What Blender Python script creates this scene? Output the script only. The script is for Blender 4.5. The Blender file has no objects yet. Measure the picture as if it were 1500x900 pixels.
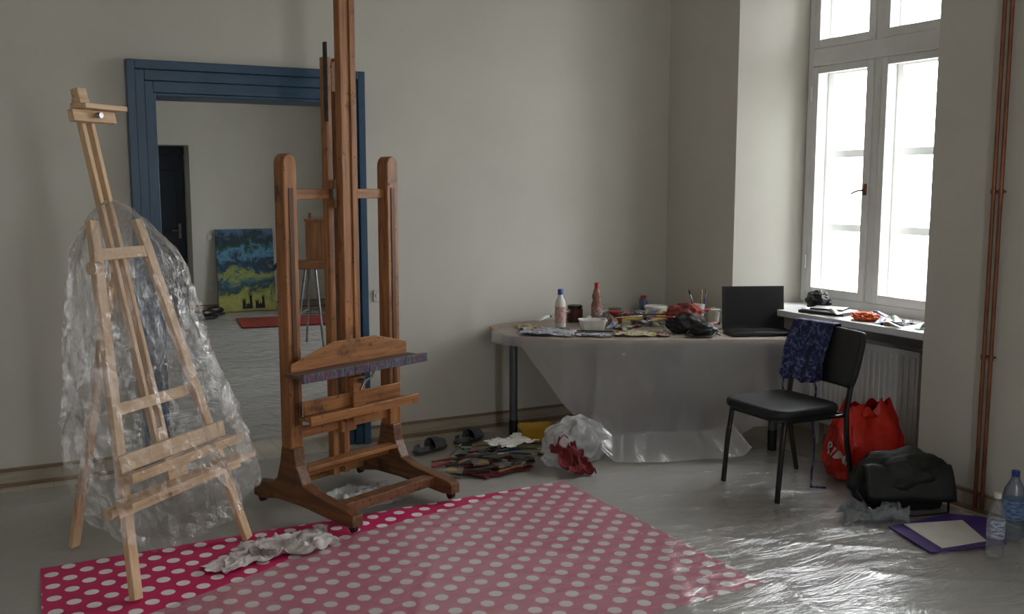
import bpy, bmesh, math, random
from mathutils import Vector, Matrix, noise, Euler
random.seed(7)
scene = bpy.context.scene
try:
    scene.view_settings.view_transform = 'Standard'
except Exception:
    pass
COL = scene.collection
pi = math.pi

# ------------------------------------------------------------------ colour / materials
def c(r, g, b):
    def f(x):
        x /= 255.0
        return x / 12.92 if x <= 0.04045 else ((x + 0.055) / 1.055) ** 2.4
    return (f(r), f(g), f(b), 1.0)

def new_mat(name):
    m = bpy.data.materials.new(name)
    m.use_nodes = True
    nt = m.node_tree
    nt.nodes.clear()
    out = nt.nodes.new('ShaderNodeOutputMaterial')
    return m, nt, out

def principled(nt, base=None, rough=0.5, metal=0.0, spec=0.5):
    b = nt.nodes.new('ShaderNodeBsdfPrincipled')
    if base: b.inputs['Base Color'].default_value = base
    b.inputs['Roughness'].default_value = rough
    b.inputs['Metallic'].default_value = metal
    b.inputs['Specular IOR Level'].default_value = spec
    return b

def coords(nt, scale=(1, 1, 1), kind='Object', rot=(0, 0, 0)):
    tc = nt.nodes.new('ShaderNodeTexCoord')
    mp = nt.nodes.new('ShaderNodeMapping')
    mp.inputs['Scale'].default_value = scale
    mp.inputs['Rotation'].default_value = rot
    nt.links.new(tc.outputs[kind], mp.inputs['Vector'])
    return mp.outputs['Vector']

def noise_tex(nt, vec, scale, detail=3.0, rough=0.55, dist=0.0):
    n = nt.nodes.new('ShaderNodeTexNoise')
    n.inputs['Scale'].default_value = scale
    n.inputs['Detail'].default_value = detail
    n.inputs['Roughness'].default_value = rough
    n.inputs['Distortion'].default_value = dist
    nt.links.new(vec, n.inputs['Vector'])
    return n

def ramp(nt, fac, stops, interp='LINEAR'):
    r = nt.nodes.new('ShaderNodeValToRGB')
    r.color_ramp.interpolation = interp
    els = r.color_ramp.elements
    while len(els) < len(stops): els.new(0.5)
    for e, (p, col) in zip(els, stops):
        e.position = p
        e.color = col
    nt.links.new(fac, r.inputs['Fac'])
    return r.outputs['Color']

def bump(nt, height, strength, dist=0.01):
    b = nt.nodes.new('ShaderNodeBump')
    b.inputs['Strength'].default_value = strength
    b.inputs['Distance'].default_value = dist
    nt.links.new(height, b.inputs['Height'])
    return b.outputs['Normal']

def mottled(name, col, col2=None, rough=0.5, scale=8, metal=0.0, bstr=0.0, bdist=0.003, stretch=(1, 1, 1), spec=0.5, bscale=None):
    m, nt, out = new_mat(name)
    if col2 is None:
        col2 = (col[0] * 0.85, col[1] * 0.85, col[2] * 0.85, 1)
    v = coords(nt, stretch)
    n = noise_tex(nt, v, scale)
    b = principled(nt, col, rough, metal, spec)
    nt.links.new(ramp(nt, n.outputs['Fac'], [(0.35, col2), (0.65, col)]), b.inputs['Base Color'])
    if bstr:
        n2 = noise_tex(nt, v, bscale or scale * 3, 4)
        nt.links.new(bump(nt, n2.outputs['Fac'], bstr, bdist), b.inputs['Normal'])
    nt.links.new(b.outputs[0], out.inputs['Surface'])
    return m

def wood(name, light, mid, dark, axis='z', rough=0.45, stain=None, spat=0.0):
    s = {'x': (3, 40, 40), 'y': (40, 3, 40), 'z': (40, 40, 3)}[axis]
    m, nt, out = new_mat(name + '_' + axis)
    v = coords(nt, s)
    n = noise_tex(nt, v, 1.0, 5, 0.6, 0.6)
    colr = ramp(nt, n.outputs['Fac'], [(0.25, dark), (0.5, mid), (0.72, light)])
    if stain:
        v2 = coords(nt, (1, 1, 1))
        n2 = noise_tex(nt, v2, 6, 6, 0.7)
        mask = ramp(nt, n2.outputs['Fac'], [(0.56, (0, 0, 0, 1)), (0.68, (1, 1, 1, 1))])
        mx = nt.nodes.new('ShaderNodeMix'); mx.data_type = 'RGBA'
        nt.links.new(mask, mx.inputs[0]); nt.links.new(colr, mx.inputs[6]); mx.inputs[7].default_value = stain
        colr = mx.outputs[2]
        n3 = noise_tex(nt, coords(nt, (1, 1, .6)), 38, 4, 0.7)
        mask = ramp(nt, n3.outputs['Fac'], [(0.64, (0, 0, 0, 1)), (0.68, (1, 1, 1, 1))])
        mx = nt.nodes.new('ShaderNodeMix'); mx.data_type = 'RGBA'
        nt.links.new(mask, mx.inputs[0]); nt.links.new(colr, mx.inputs[6]); mx.inputs[7].default_value = (stain[0] * .3, stain[1] * .4, stain[2] * .8, 1)
        colr = mx.outputs[2]
    b = principled(nt, mid, rough)
    nt.links.new(colr, b.inputs['Base Color'])
    nt.links.new(bump(nt, n.outputs['Fac'], 0.15, 0.002), b.inputs['Normal'])
    nt.links.new(b.outputs[0], out.inputs['Surface'])
    return m

def film(name, milk=0.25, gloss=0.3, rough=0.12, bscale=14, bstr=0.6, col=(0.9, 0.9, 0.92, 1), bdist=0.02, stretch=(1, 1, 1), f0=None, rot=(0, 0, 0)):
    """thin plastic film: transparent + a bit of milky diffuse + glancing gloss"""
    m, nt, out = new_mat(name)
    v = coords(nt, stretch, rot=rot)
    n = noise_tex(nt, v, bscale, 5, 0.6, 1.2)
    nor = bump(nt, n.outputs['Fac'], bstr, bdist)
    tr = nt.nodes.new('ShaderNodeBsdfTransparent'); tr.inputs[0].default_value = (0.98, 0.98, 0.985, 1)
    df = nt.nodes.new('ShaderNodeBsdfDiffuse'); df.inputs[0].default_value = col
    tl = nt.nodes.new('ShaderNodeBsdfTranslucent'); tl.inputs[0].default_value = col
    dm = nt.nodes.new('ShaderNodeMixShader'); dm.inputs[0].default_value = 0.4
    nt.links.new(df.outputs[0], dm.inputs[1]); nt.links.new(tl.outputs[0], dm.inputs[2])
    m1 = nt.nodes.new('ShaderNodeMixShader'); m1.inputs[0].default_value = milk
    nt.links.new(tr.outputs[0], m1.inputs[1]); nt.links.new(dm.outputs[0], m1.inputs[2])
    gl = nt.nodes.new('ShaderNodeBsdfGlossy'); gl.inputs['Roughness'].default_value = rough
    nt.links.new(nor, gl.inputs['Normal'])
    lw = nt.nodes.new('ShaderNodeLayerWeight'); lw.inputs['Blend'].default_value = 0.25
    nt.links.new(nor, lw.inputs['Normal'])
    mu = nt.nodes.new('ShaderNodeMath'); mu.operation = 'MULTIPLY_ADD'; mu.use_clamp = True
    nt.links.new(lw.outputs['Fresnel'], mu.inputs[0]); mu.inputs[1].default_value = gloss * 1.6
    mu.inputs[2].default_value = gloss * 0.15 if f0 is None else f0
    m2 = nt.nodes.new('ShaderNodeMixShader')
    nt.links.new(mu.outputs[0], m2.inputs[0]); nt.links.new(m1.outputs[0], m2.inputs[1]); nt.links.new(gl.outputs[0], m2.inputs[2])
    nt.links.new(m2.outputs[0], out.inputs['Surface'])
    return m

# ------------------------------------------------------------------ mesh builder
class MB:
    def __init__(s):
        s.v = []; s.f = []; s.m = []
    def add(s, verts, faces, m=0):
        o = len(s.v)
        s.v += [Vector(x) for x in verts]
        for f in faces:
            s.f.append([i + o for i in f]); s.m.append(m)
        return s
    def box(s, cx, cy, cz, sx, sy, sz, rot=None, m=0):
        R = Euler(rot).to_matrix() if rot else Matrix.Identity(3)
        vs = []
        for z in (-.5, .5):
            for x, y in ((-.5, -.5), (.5, -.5), (.5, .5), (-.5, .5)):
                vs.append(Vector((cx, cy, cz)) + R @ Vector((x * sx, y * sy, z * sz)))
        return s.add(vs, [(3, 2, 1, 0), (4, 5, 6, 7), (0, 1, 5, 4), (1, 2, 6, 5), (2, 3, 7, 6), (3, 0, 4, 7)], m)
    def bb(s, x0, x1, y0, y1, z0, z1, m=0):
        return s.box((x0 + x1) / 2, (y0 + y1) / 2, (z0 + z1) / 2, x1 - x0, y1 - y0, z1 - z0, None, m)
    def beam(s, p0, p1, w, h, side=(1, 0, 0), m=0):
        p0 = Vector(p0); p1 = Vector(p1); d = (p1 - p0).normalized()
        sd = Vector(side); sd = (sd - d * sd.dot(d)).normalized(); up = d.cross(sd)
        vs = []
        for p in (p0, p1):
            for a, b in ((-.5, -.5), (.5, -.5), (.5, .5), (-.5, .5)):
                vs.append(p + sd * a * w + up * b * h)
        return s.add(vs, [(3, 2, 1, 0), (4, 5, 6, 7), (0, 1, 5, 4), (1, 2, 6, 5), (2, 3, 7, 6), (3, 0, 4, 7)], m)
    def cyl(s, p0, p1, r0, r1=None, n=16, m=0, sq=1.0):
        if r1 is None: r1 = r0
        p0 = Vector(p0); p1 = Vector(p1); d = (p1 - p0).normalized()
        a = Vector((1, 0, 0)) if abs(d.x) < .9 else Vector((0, 1, 0))
        a = (a - d * a.dot(d)).normalized(); b = d.cross(a)
        vs = []
        for p, r in ((p0, r0), (p1, r1)):
            for i in range(n):
                t = 2 * pi * i / n
                vs.append(p + a * math.cos(t) * r + b * math.sin(t) * r * sq)
        fs = [(i, (i + 1) % n, n + (i + 1) % n, n + i) for i in range(n)]
        fs += [tuple(range(n))[::-1], tuple(range(n, 2 * n))]
        return s.add(vs, fs, m)
    def tube(s, pts, r, n=8, m=0, sq=1.0):
        pts = [Vector(p) for p in pts]
        rs = r if isinstance(r, (list, tuple)) else [r] * len(pts)
        vs = []; prev = None
        for i, p in enumerate(pts):
            d = (pts[min(i + 1, len(pts) - 1)] - pts[max(i - 1, 0)]).normalized()
            if prev is None:
                a = Vector((0, 0, 1)) if abs(d.z) < .9 else Vector((1, 0, 0))
            else: a = prev
            a = (a - d * a.dot(d)).normalized(); prev = a; b = d.cross(a)
            for k in range(n):
                t = 2 * pi * k / n
                vs.append(p + a * math.cos(t) * rs[i] + b * math.sin(t) * rs[i] * sq)
        fs = []
        for i in range(len(pts) - 1):
            for k in range(n):
                fs.append((i * n + k, i * n + (k + 1) % n, (i + 1) * n + (k + 1) % n, (i + 1) * n + k))
        fs += [tuple(range(n))[::-1], tuple(range((len(pts) - 1) * n, len(pts) * n))]
        return s.add(vs, fs, m)
    def extrude(s, poly, vec, m=0):
        n = len(poly); vec = Vector(vec)
        vs = [Vector(p) for p in poly] + [Vector(p) + vec for p in poly]
        fs = [tuple(range(n))[::-1], tuple(range(n, 2 * n))] + [(i, (i + 1) % n, n + (i + 1) % n, n + i) for i in range(n)]
        return s.add(vs, fs, m)
    def prism(s, poly, z0, z1, m=0):
        return s.extrude([(x, y, z0) for x, y in poly], (0, 0, z1 - z0), m)
    def lathe(s, prof, cx=0, cy=0, n=24, m=0, cap=True, mats=None):
        vs = []
        for r, z in prof:
            for i in range(n):
                t = 2 * pi * i / n
                vs.append((cx + r * math.cos(t), cy + r * math.sin(t), z))
        o = len(s.v); s.v += [Vector(x) for x in vs]
        for j in range(len(prof) - 1):
            for i in range(n):
                s.f.append([o + j * n + i, o + j * n + (i + 1) % n, o + (j + 1) * n + (i + 1) % n, o + (j + 1) * n + i])
                s.m.append(mats[j] if mats else m)
        if cap:
            s.f.append([o + i for i in range(n)][::-1]); s.m.append(m)
            s.f.append([o + (len(prof) - 1) * n + i for i in range(n)]); s.m.append(m)
        return s
    def grid(s, fn, nu, nv, m=0, wrap=False):
        o = len(s.v)
        for j in range(nv + 1):
            for i in range(nu + (0 if wrap else 1)):
                s.v.append(Vector(fn(i / nu, j / nv)))
        w = nu + (0 if wrap else 1)
        for j in range(nv):
            for i in range(nu):
                i2 = (i + 1) % w if wrap else i + 1
                s.f.append([o + j * w + i, o + j * w + i2, o + (j + 1) * w + i2, o + (j + 1) * w + i]); s.m.append(m)
        return s
    def build(s, name, mats, parent=None, bevel=0.0, smooth=False, loc=(0, 0, 0), rot=(0, 0, 0), label=None, cat=None, seg=2, solid=0.0):
        me = bpy.data.meshes.new(name)
        me.from_pydata(s.v, [], s.f)
        if not isinstance(mats, (list, tuple)): mats = [mats]
        for mt in mats: me.materials.append(mt)
        me.polygons.foreach_set('material_index', s.m)
        me.update()
        bm = bmesh.new(); bm.from_mesh(me)
        bmesh.ops.recalc_face_normals(bm, faces=bm.faces)
        bm.to_mesh(me); bm.free()
        if smooth:
            me.polygons.foreach_set('use_smooth', [True] * len(me.polygons))
            if smooth != 2: me.set_sharp_from_angle(angle=math.radians(40))
        ob = bpy.data.objects.new(name, me)
        COL.objects.link(ob)
        ob.location = loc; ob.rotation_euler = rot
        if parent: ob.parent = parent
        if solid:
            md = ob.modifiers.new('Solidify', 'SOLIDIFY'); md.thickness = solid; md.offset = 0
        if bevel:
            md = ob.modifiers.new('Bevel', 'BEVEL'); md.width = bevel; md.segments = seg; md.limit_method = 'ANGLE'
            md.angle_limit = math.radians(40)
        if label: ob['label'] = label
        if cat: ob['category'] = cat
        return ob

def root(name, label, cat, loc=(0, 0, 0), rz=0.0, rot=None, group=None):
    e = bpy.data.objects.new(name, None)
    e.empty_display_size = 0.05
    COL.objects.link(e)
    e.location = loc
    e.rotation_euler = rot if rot else (0, 0, rz)
    e['label'] = label; e['category'] = cat
    if group: e['group'] = group
    return e

def structure(ob):
    ob['kind'] = 'structure'
    return ob

def fn3(x, y, z, sc=1.0, seed=0.0):
    return noise.noise(Vector((x * sc + seed, y * sc - seed * .7, z * sc + seed * .3)))

def rdg(x, y, z, sc, seed):
    return 1 - 2 * abs(fn3(x, y, z, sc, seed))

# ------------------------------------------------------------------ palette
M_wall = mottled('plaster_wall', c(204, 201, 192), c(198, 195, 186), 0.85, 1.5, bstr=0.1, bscale=60)
M_ceil = mottled('ceiling_paint', c(222, 220, 214), None, 0.9, 1.5)
M_blue = mottled('blue_trim_paint', c(48, 80, 106), c(42, 72, 98), 0.4, 5)
M_bluedoor = mottled('dark_blue_door_paint', c(36, 52, 70), c(32, 46, 62), 0.45, 5)
M_white = mottled('white_gloss_paint', c(222, 222, 220), c(214, 214, 212), 0.35, 6)
M_rad = mottled('radiator_enamel', c(214, 214, 210), c(208, 208, 204), 0.3, 6)
M_base = wood('baseboard_paint', c(178, 168, 152), c(168, 157, 140), c(150, 138, 120), 'x', 0.5)
M_basedark = mottled('baseboard_bead', c(134, 112, 90), None, 0.5, 8)
M_copper = mottled('copper_pipe', c(150, 96, 70), c(112, 70, 50), 0.4, 5, metal=0.6)
M_steel = mottled('steel', c(150, 150, 152), c(120, 120, 122), 0.35, 20, metal=0.9)
M_dsteel = mottled('dark_steel', c(90, 90, 92), c(70, 70, 72), 0.4, 20, metal=0.8)
M_black = mottled('black_plastic', c(22, 22, 24), c(16, 16, 18), 0.4, 12)
M_blackmetal = mottled('black_metal', c(20, 20, 22), c(14, 14, 16), 0.35, 12)
M_fabric = mottled('black_upholstery', c(26, 27, 32), c(20, 21, 25), 0.55, 120, bstr=0.3, bscale=300)
OB = dict(light=c(182, 126, 78), mid=c(154, 102, 58), dark=c(112, 70, 40))
W_bz = wood('aged_beech', OB['light'], OB['mid'], OB['dark'], 'z', 0.4, stain=c(92, 58, 36))
W_bx = wood('aged_beech', OB['light'], OB['mid'], OB['dark'], 'x', 0.4, stain=c(92, 58, 36))
W_by = wood('aged_beech', c(140, 94, 60), c(112, 72, 44), c(78, 50, 30), 'y', 0.45, stain=c(54, 38, 28))
PN = dict(light=c(226, 196, 162), mid=c(210, 176, 138), dark=c(186, 148, 108))
W_pz = wood('pine', PN['light'], PN['mid'], PN['dark'], 'z', 0.5)
W_px = wood('pine', PN['light'], PN['mid'], PN['dark'], 'x', 0.5)
M_tabletop = wood('table_laminate', c(176, 150, 122), c(166, 138, 110), c(150, 122, 94), 'x', 0.4)
M_paper = mottled('paper', c(226, 224, 218), c(218, 216, 210), 0.7, 10)

def floor_mat():
    m, nt, out = new_mat('painted_floorboards')
    br = nt.nodes.new('ShaderNodeTexBrick')
    br.inputs['Scale'].default_value = 1.0
    br.inputs['Brick Width'].default_value = 2.6
    br.inputs['Row Height'].default_value = 0.13
    br.inputs['Mortar Size'].default_value = 0.003
    br.inputs['Color1'].default_value = c(194, 186, 172)
    br.inputs['Color2'].default_value = c(190, 181, 166)
    br.inputs['Mortar'].default_value = c(162, 152, 136)
    mp = coords(nt, (1, 1, 1), rot=(0, 0, pi / 2))
    nt.links.new(mp, br.inputs['Vector'])
    n = noise_tex(nt, coords(nt, (30, 3, 1)), 1.0, 4)
    mx = nt.nodes.new('ShaderNodeMix'); mx.data_type = 'RGBA'; mx.blend_type = 'MULTIPLY'
    mx.inputs[0].default_value = 1
    nt.links.new(br.outputs['Color'], mx.inputs[6])
    nt.links.new(ramp(nt, n.outputs['Fac'], [(0.3, (0.95, 0.95, 0.95, 1)), (0.7, (1, 1, 1, 1))]), mx.inputs[7])
    b = principled(nt, None, 0.35)
    nt.links.new(mx.outputs[2], b.inputs['Base Color'])
    nt.links.new(b.outputs[0], out.inputs['Surface'])
    return m
M_floor = floor_mat()

# ------------------------------------------------------------------ room shell
XL, XR, YF, YB, YB2, YE, ZC = -2.0, 4.32, -1.5, 5.93, 6.23, 13.1, 3.6
DX0, DX1, DZ = 0.75, 1.85, 2.17
structure(MB().bb(XL - .3, XR + .9, YF - .3, YE + .9, -.15, 0).build('floor', M_floor))
structure(MB().bb(XL - .3, XR + .9, YF - .3, YE + .9, ZC, ZC + .15).build('ceiling', M_ceil))
structure(MB().bb(XL - .2, XL, YF - .2, YE + .6, 0, ZC).build('wall_left', M_wall))
FX0, FX1, FZ0, FZ1 = 1.0, 1.42, 0.95, 3.05  # opening for an added window behind the camera, sized for fill light
w = MB()
w.bb(XL, FX0, YF - .2, YF, 0, ZC); w.bb(FX1, XR + .6, YF - .2, YF, 0, ZC)
w.bb(FX0, FX1, YF - .2, YF, 0, FZ0); w.bb(FX0, FX1, YF - .2, YF, FZ1, ZC)
structure(w.build('wall_front', M_wall))
w = MB()
w.bb(XL, DX0, YB, YB2, 0, ZC); w.bb(DX1, XR, YB, YB2, 0, ZC); w.bb(DX0, DX1, YB, YB2, DZ, ZC)
structure(w.build('wall_back', M_wall))
w = MB()
RX0, RX1, RZ, RD = 1.0, 2.07, 2.16, 0.46
w.bb(XL, RX0, YE, YE + .6, 0, ZC); w.bb(RX1, XR + .6, YE, YE + .6, 0, ZC); w.bb(RX0, RX1, YE, YE + .6, RZ, ZC)
w.bb(RX0, RX1, YE + RD + .02, YE + .6, 0, RZ)
structure(w.build('wall_far', M_wall))
NW = [(.1, 1.67), (3.60, 5.17), (7.2, 8.77), (10.0, 11.57)]
ZN0, ZN1 = 0.85, 3.15
S, D = 0.195, 0.45
w = MB()
edges = [YF] + [e for n in NW for e in n] + [YE]
for i in range(0, len(edges), 2):
    a, b_ = edges[i], edges[i + 1]
    sa = S if i > 0 else 0; sb = S if i < len(edges) - 2 else 0
    w.prism([(XR, a), (XR, b_), (XR + D, b_ + sb), (XR + .62, b_ + sb), (XR + .62, a - sa), (XR + D, a - sa)], 0, ZC)
for a, b_ in NW:
    w.prism([(XR, a), (XR, b_), (XR + D, b_ - S), (XR + .62, b_ - S), (XR + .62, a + S), (XR + D, a + S)], ZN1, ZC)
    w.bb(XR + D, XR + .62, a + S, b_ - S, 0, ZN0)
structure(w.build('wall_right', M_wall))

t = MB()
def frame(t, x0, x1, zt, ws, wt, d):
    t.bb(x0, x0 + ws, YB - d, YB, 0, zt); t.bb(x1 - ws, x1, YB - d, YB, 0, zt)
    t.bb(x0 + ws, x1 - ws, YB - d, YB, zt - wt, zt)
frame(t, .612, 1.988, 2.345, .045, .05, .06)
frame(t, .657, 1.943, 2.295, .05, .06, .042)
frame(t, .707, 1.893, 2.235, .045, .065, .028)
t.bb(DX0 - .001, DX0 + .018, YB - .02, YB2 + .01, 0, DZ)
t.bb(DX1 - .018, DX1 + .001, YB - .02, YB2 + .01, 0, DZ)
t.bb(DX0 + .018, DX1 - .018, YB - .02, YB2 + .01, DZ - .018, DZ)
structure(t.build('trim_1', M_blue, bevel=.004))

def baseb(name, x0, x1, y0, y1, axis):
    t = MB(); t.bb(x0, x1, y0, y1, 0.012, .085, m=0)
    if axis == 'x':
        t.bb(x0, x1, y0 - .012, y1, 0, .022, m=1); t.bb(x0, x1, y0 - .006, y1, .085, .1, m=1)
    else:
        t.bb(x0 - .012, x1, y0, y1, 0, .022, m=1); t.bb(x0 - .006, x1, y0, y1, .085, .1, m=1)
    structure(t.build(name, [M_base, M_basedark], bevel=.002))
baseb('baseboard_back', XL, .612, YB - .02, YB, 'x')
baseb('baseboard_back.001', 1.988, XR, YB - .02, YB, 'x')
baseb('baseboard_right', XR - .02, XR, 5.17, YB - .02, 'y')
baseb('baseboard_right.001', XR - .02, XR, 1.67, 3.60, 'y')
baseb('baseboard_far', RX1, XR, YE - .02, YE, 'x')

def mk_glass():
    m, nt, out = new_mat('window_glass')
    tr = nt.nodes.new('ShaderNodeBsdfTransparent'); tr.inputs[0].default_value = (.97, .98, .98, 1)
    gl = nt.nodes.new('ShaderNodeBsdfGlossy'); gl.inputs['Roughness'].default_value = .02
    n = noise_tex(nt, coords(nt), 3.0)
    mr = nt.nodes.new('ShaderNodeMapRange'); mr.inputs[3].default_value = .03; mr.inputs[4].default_value = .05
    nt.links.new(n.outputs['Fac'], mr.inputs[0])
    mx = nt.nodes.new('ShaderNodeMixShader')
    nt.links.new(mr.outputs[0], mx.inputs[0]); nt.links.new(tr.outputs[0], mx.inputs[1]); nt.links.new(gl.outputs[0], mx.inputs[2])
    nt.links.new(mx.outputs[0], out.inputs['Surface'])
    return m
M_glass = mk_glass()

def window(idx, yc):
    x = XR + D; h = .585; z0, z1 = .88, ZN1 - .01
    f = MB()
    f.bb(x - .03, x + .16, yc - h, yc - h + .05, z0, z1); f.bb(x - .03, x + .16, yc + h - .05, yc + h, z0, z1)
    f.bb(x - .03, x + .16, yc - h + .05, yc + h - .05, z0 - .02, z0 + .04); f.bb(x - .03, x + .16, yc - h + .05, yc + h - .05, z1 - .05, z1)
    f.bb(x - .045, x + .16, yc - h + .05, yc + h - .05, 2.42, 2.53)
    f.bb(x - .02, x + .15, yc - .035, yc + .035, z0 + .04, z1 - .05)
    W = structure(f.build('window_%d' % idx, M_white, bevel=.005))
    for sgn in (-1, 1):
        ya, yb = (yc + .036, yc + h - .052) if sgn > 0 else (yc - h + .052, yc - .036)
        for (za, zb) in ((z0 + .042, 2.418), (2.532, z1 - .052)):
            s = MB(); r = .046
            s.bb(x - .035, x, ya, ya + r, za, zb); s.bb(x - .035, x, yb - r, yb, za, zb)
            s.bb(x - .035, x, ya + r, yb - r, za, za + r + .01); s.bb(x - .035, x, ya + r, yb - r, zb - r, zb)
            s.build('sash', M_white, parent=W, bevel=.004)
            s = MB(); r = .045; xo = x + .10
            s.bb(xo, xo + .03, ya, ya + r, za, zb); s.bb(xo, xo + .03, yb - r, yb, za, zb)
            s.bb(xo, xo + .03, ya + r, yb - r, za, za + r); s.bb(xo, xo + .03, ya + r, yb - r, zb - r, zb)
            if za < 2:
                for zz in (1.374, 1.856): s.bb(xo, xo + .03, ya + r, yb - r, zz - .024, zz + .024)
            s.build('outer_sash', M_white, parent=W, bevel=.003)
            MB().bb(x - .02, x - .016, ya + .03, yb - .03, za + .03, zb - .03).build('pane', M_glass, parent=W)
    hd = MB()
    hd.bb(x - .045, x - .034, yc + .04, yc + .06, 1.59, 1.66)
    hd.tube([(x - .044, yc + .05, 1.62), (x - .072, yc + .05, 1.62), (x - .072, yc + .09, 1.615), (x - .07, yc + .13, 1.60)], .006)
    hd.build('window_handle', M_copper, parent=W, smooth=True)
    for hz in (1.1, 2.2):
        MB().cyl((x - .04, yc + h - .045, hz), (x - .04, yc + h - .045, hz + .09), .008).build('hinge', M_white, parent=W, smooth=True)
    st = MB(); a, b_ = yc - .785, yc + .785
    st.prism([(XR + .01, a + .006), (XR + .01, b_ - .006), (XR + D - .03, b_ - S), (XR + D - .03, a + S)], ZN0 - .03, ZN0 + .012)
    structure(st.build('trim_%d' % (idx + 1), M_white, bevel=.006))
def portal(loc, rot, sx, sy):
    L = bpy.data.lights.new('window_portal', 'AREA'); L.shape = 'RECTANGLE'; L.size = sx; L.size_y = sy
    L.cycles.is_portal = True
    lo = bpy.data.objects.new('window_portal', L); COL.objects.link(lo)
    lo.location = loc; lo.rotation_euler = rot
for i, (a, b_) in enumerate(NW):
    order = [2, 1, 3, 4][i]
    window(order, (a + b_) / 2)
    portal((XR + .7, (a + b_) / 2, 2.0), (pi / 2, 0, pi / 2), 1.2, 2.3)
f = MB()
f.bb(FX0, FX0 + .03, YF - .14, YF - .06, FZ0, FZ1); f.bb(FX1 - .03, FX1, YF - .14, YF - .06, FZ0, FZ1)
f.bb(FX0 + .03, FX1 - .03, YF - .14, YF - .06, FZ0, FZ0 + .05); f.bb(FX0 + .03, FX1 - .03, YF - .14, YF - .06, FZ1 - .05, FZ1)
structure(f.build('window_5', M_white, bevel=.004))  # frame of the added unseen window that brings in fill light
portal(((FX0 + FX1) / 2, YF - .22, (FZ0 + FZ1) / 2), (pi / 2, 0, 0), .44, 2.12)

structure(MB().bb(5.0, 40, -20, 40, -1.2, -1.0).build('ground', mottled('courtyard_ground', c(170, 170, 164), None, .9, 2)))

# far room door
d1 = MB()
d1.bb(RX0, RX1 - .01, YE + RD - .045, YE + RD, 0, RZ - .1)
d1.bb(RX0, RX1, YE + RD - .06, YE + RD + .01, RZ - .1, RZ)
for (pz0, pz1) in ((.2, .85), (1.05, 1.85)):
    for (px0, px1) in ((RX0 + .12, RX0 + .48), (RX0 + .6, RX0 + .95)):
        d1.bb(px0, px1, YE + RD - .055, YE + RD - .044, pz0, pz1)
D1 = structure(d1.build('door_1', M_bluedoor, bevel=.004))
h = MB(); h.bb(RX1 - .1, RX1 - .07, YE + RD - .052, YE + RD - .044, .95, 1.15)
h.tube([(RX1 - .085, YE + RD - .05, 1.06), (RX1 - .085, YE + RD - .1, 1.06), (RX1 - .2, YE + RD - .1, 1.06)], .009)
h.build('door_handle', M_steel, D1, smooth=True)

# ------------------------------------------------------------------ copper pipes
def pipe(y, label):
    r = root('heating_pipe', label, 'pipe', (4.285, y, 0), group='copper heating pipes on the wall')
    MB().cyl((0, 0, .02), (0, 0, ZC - .01), .010).build('pipe_run', M_copper, r, smooth=True)
    for z in (.8, 1.62, 2.55):
        b = MB(); b.cyl((0, 0, z - .012), (0, 0, z + .012), .014); b.cyl((0, 0, z), (.034, 0, z), .005)
        b.build('pipe_clip', M_copper, r, smooth=True)
pipe(3.205, 'thin dull copper heating pipe running up the wall')
pipe(3.165, 'thin dull copper heating pipe running up the wall')

# radiator
r = root('radiator', 'white ribbed panel radiator under the window sill', 'radiator', (4.56, 4.28, .15))
p = MB()
p.bb(-.05, -.035, -.5, .5, 0, .56); p.bb(.035, .05, -.5, .5, 0, .56)
for k in range(24):
    yy = -.48 + k * .0417
    p.bb(-.058, -.049, yy, yy + .022, .03, .53)
p.build('radiator_panel', M_rad, r, bevel=.004)
p = MB(); p.bb(-.055, .055, -.505, -.498, .0, .565); p.bb(-.055, .055, .498, .505, 0, .565)
for k in range(40):
    p.bb(-.05, .05, -.49 + k * .0248, -.48 + k * .0248, .553, .562)
p.bb(-.055, -.045, -.5, .5, .553, .566); p.bb(.045, .055, -.5, .5, .553, .566)
p.build('top_grille', M_rad, r, bevel=.001)
MB().tube([(0, -.5, .06), (0, -.53, .06), (0, -.53, -.14)], .009).build('supply_pipe', M_copper, r, smooth=True)
MB().bb(-.02, .02, -.3, -.27, -.15, .02).build('radiator_bracket', M_rad, r)
MB().bb(-.02, .02, .27, .3, -.15, .02).build('radiator_bracket', M_rad, r)

def plate(name, x, y, z, lab, n=1):
    r = root(name, lab, 'socket' if 'socket' in name else 'switch', (x, y, z))
    MB().box(0, -.006, 0, .07, .012, .075 * n).build('cover_plate', M_wall, r, bevel=.003)
    for k in range(n):
        MB().cyl((0, -.012, (k - (n - 1) / 2) * .075), (0, -.0155, (k - (n - 1) / 2) * .075), .02 if 'socket' in name else .026).build('insert', M_rad, r, smooth=True)
plate('wall_socket', 2.07, YB, .95, 'white plastic wall socket beside the blue door frame', 1)
plate('light_switch', 2.29, YE, .98, 'white light switch on the far wall')
plate('wall_socket', 2.28, YE, .32, 'white wall socket near the skirting in the next room')

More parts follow.
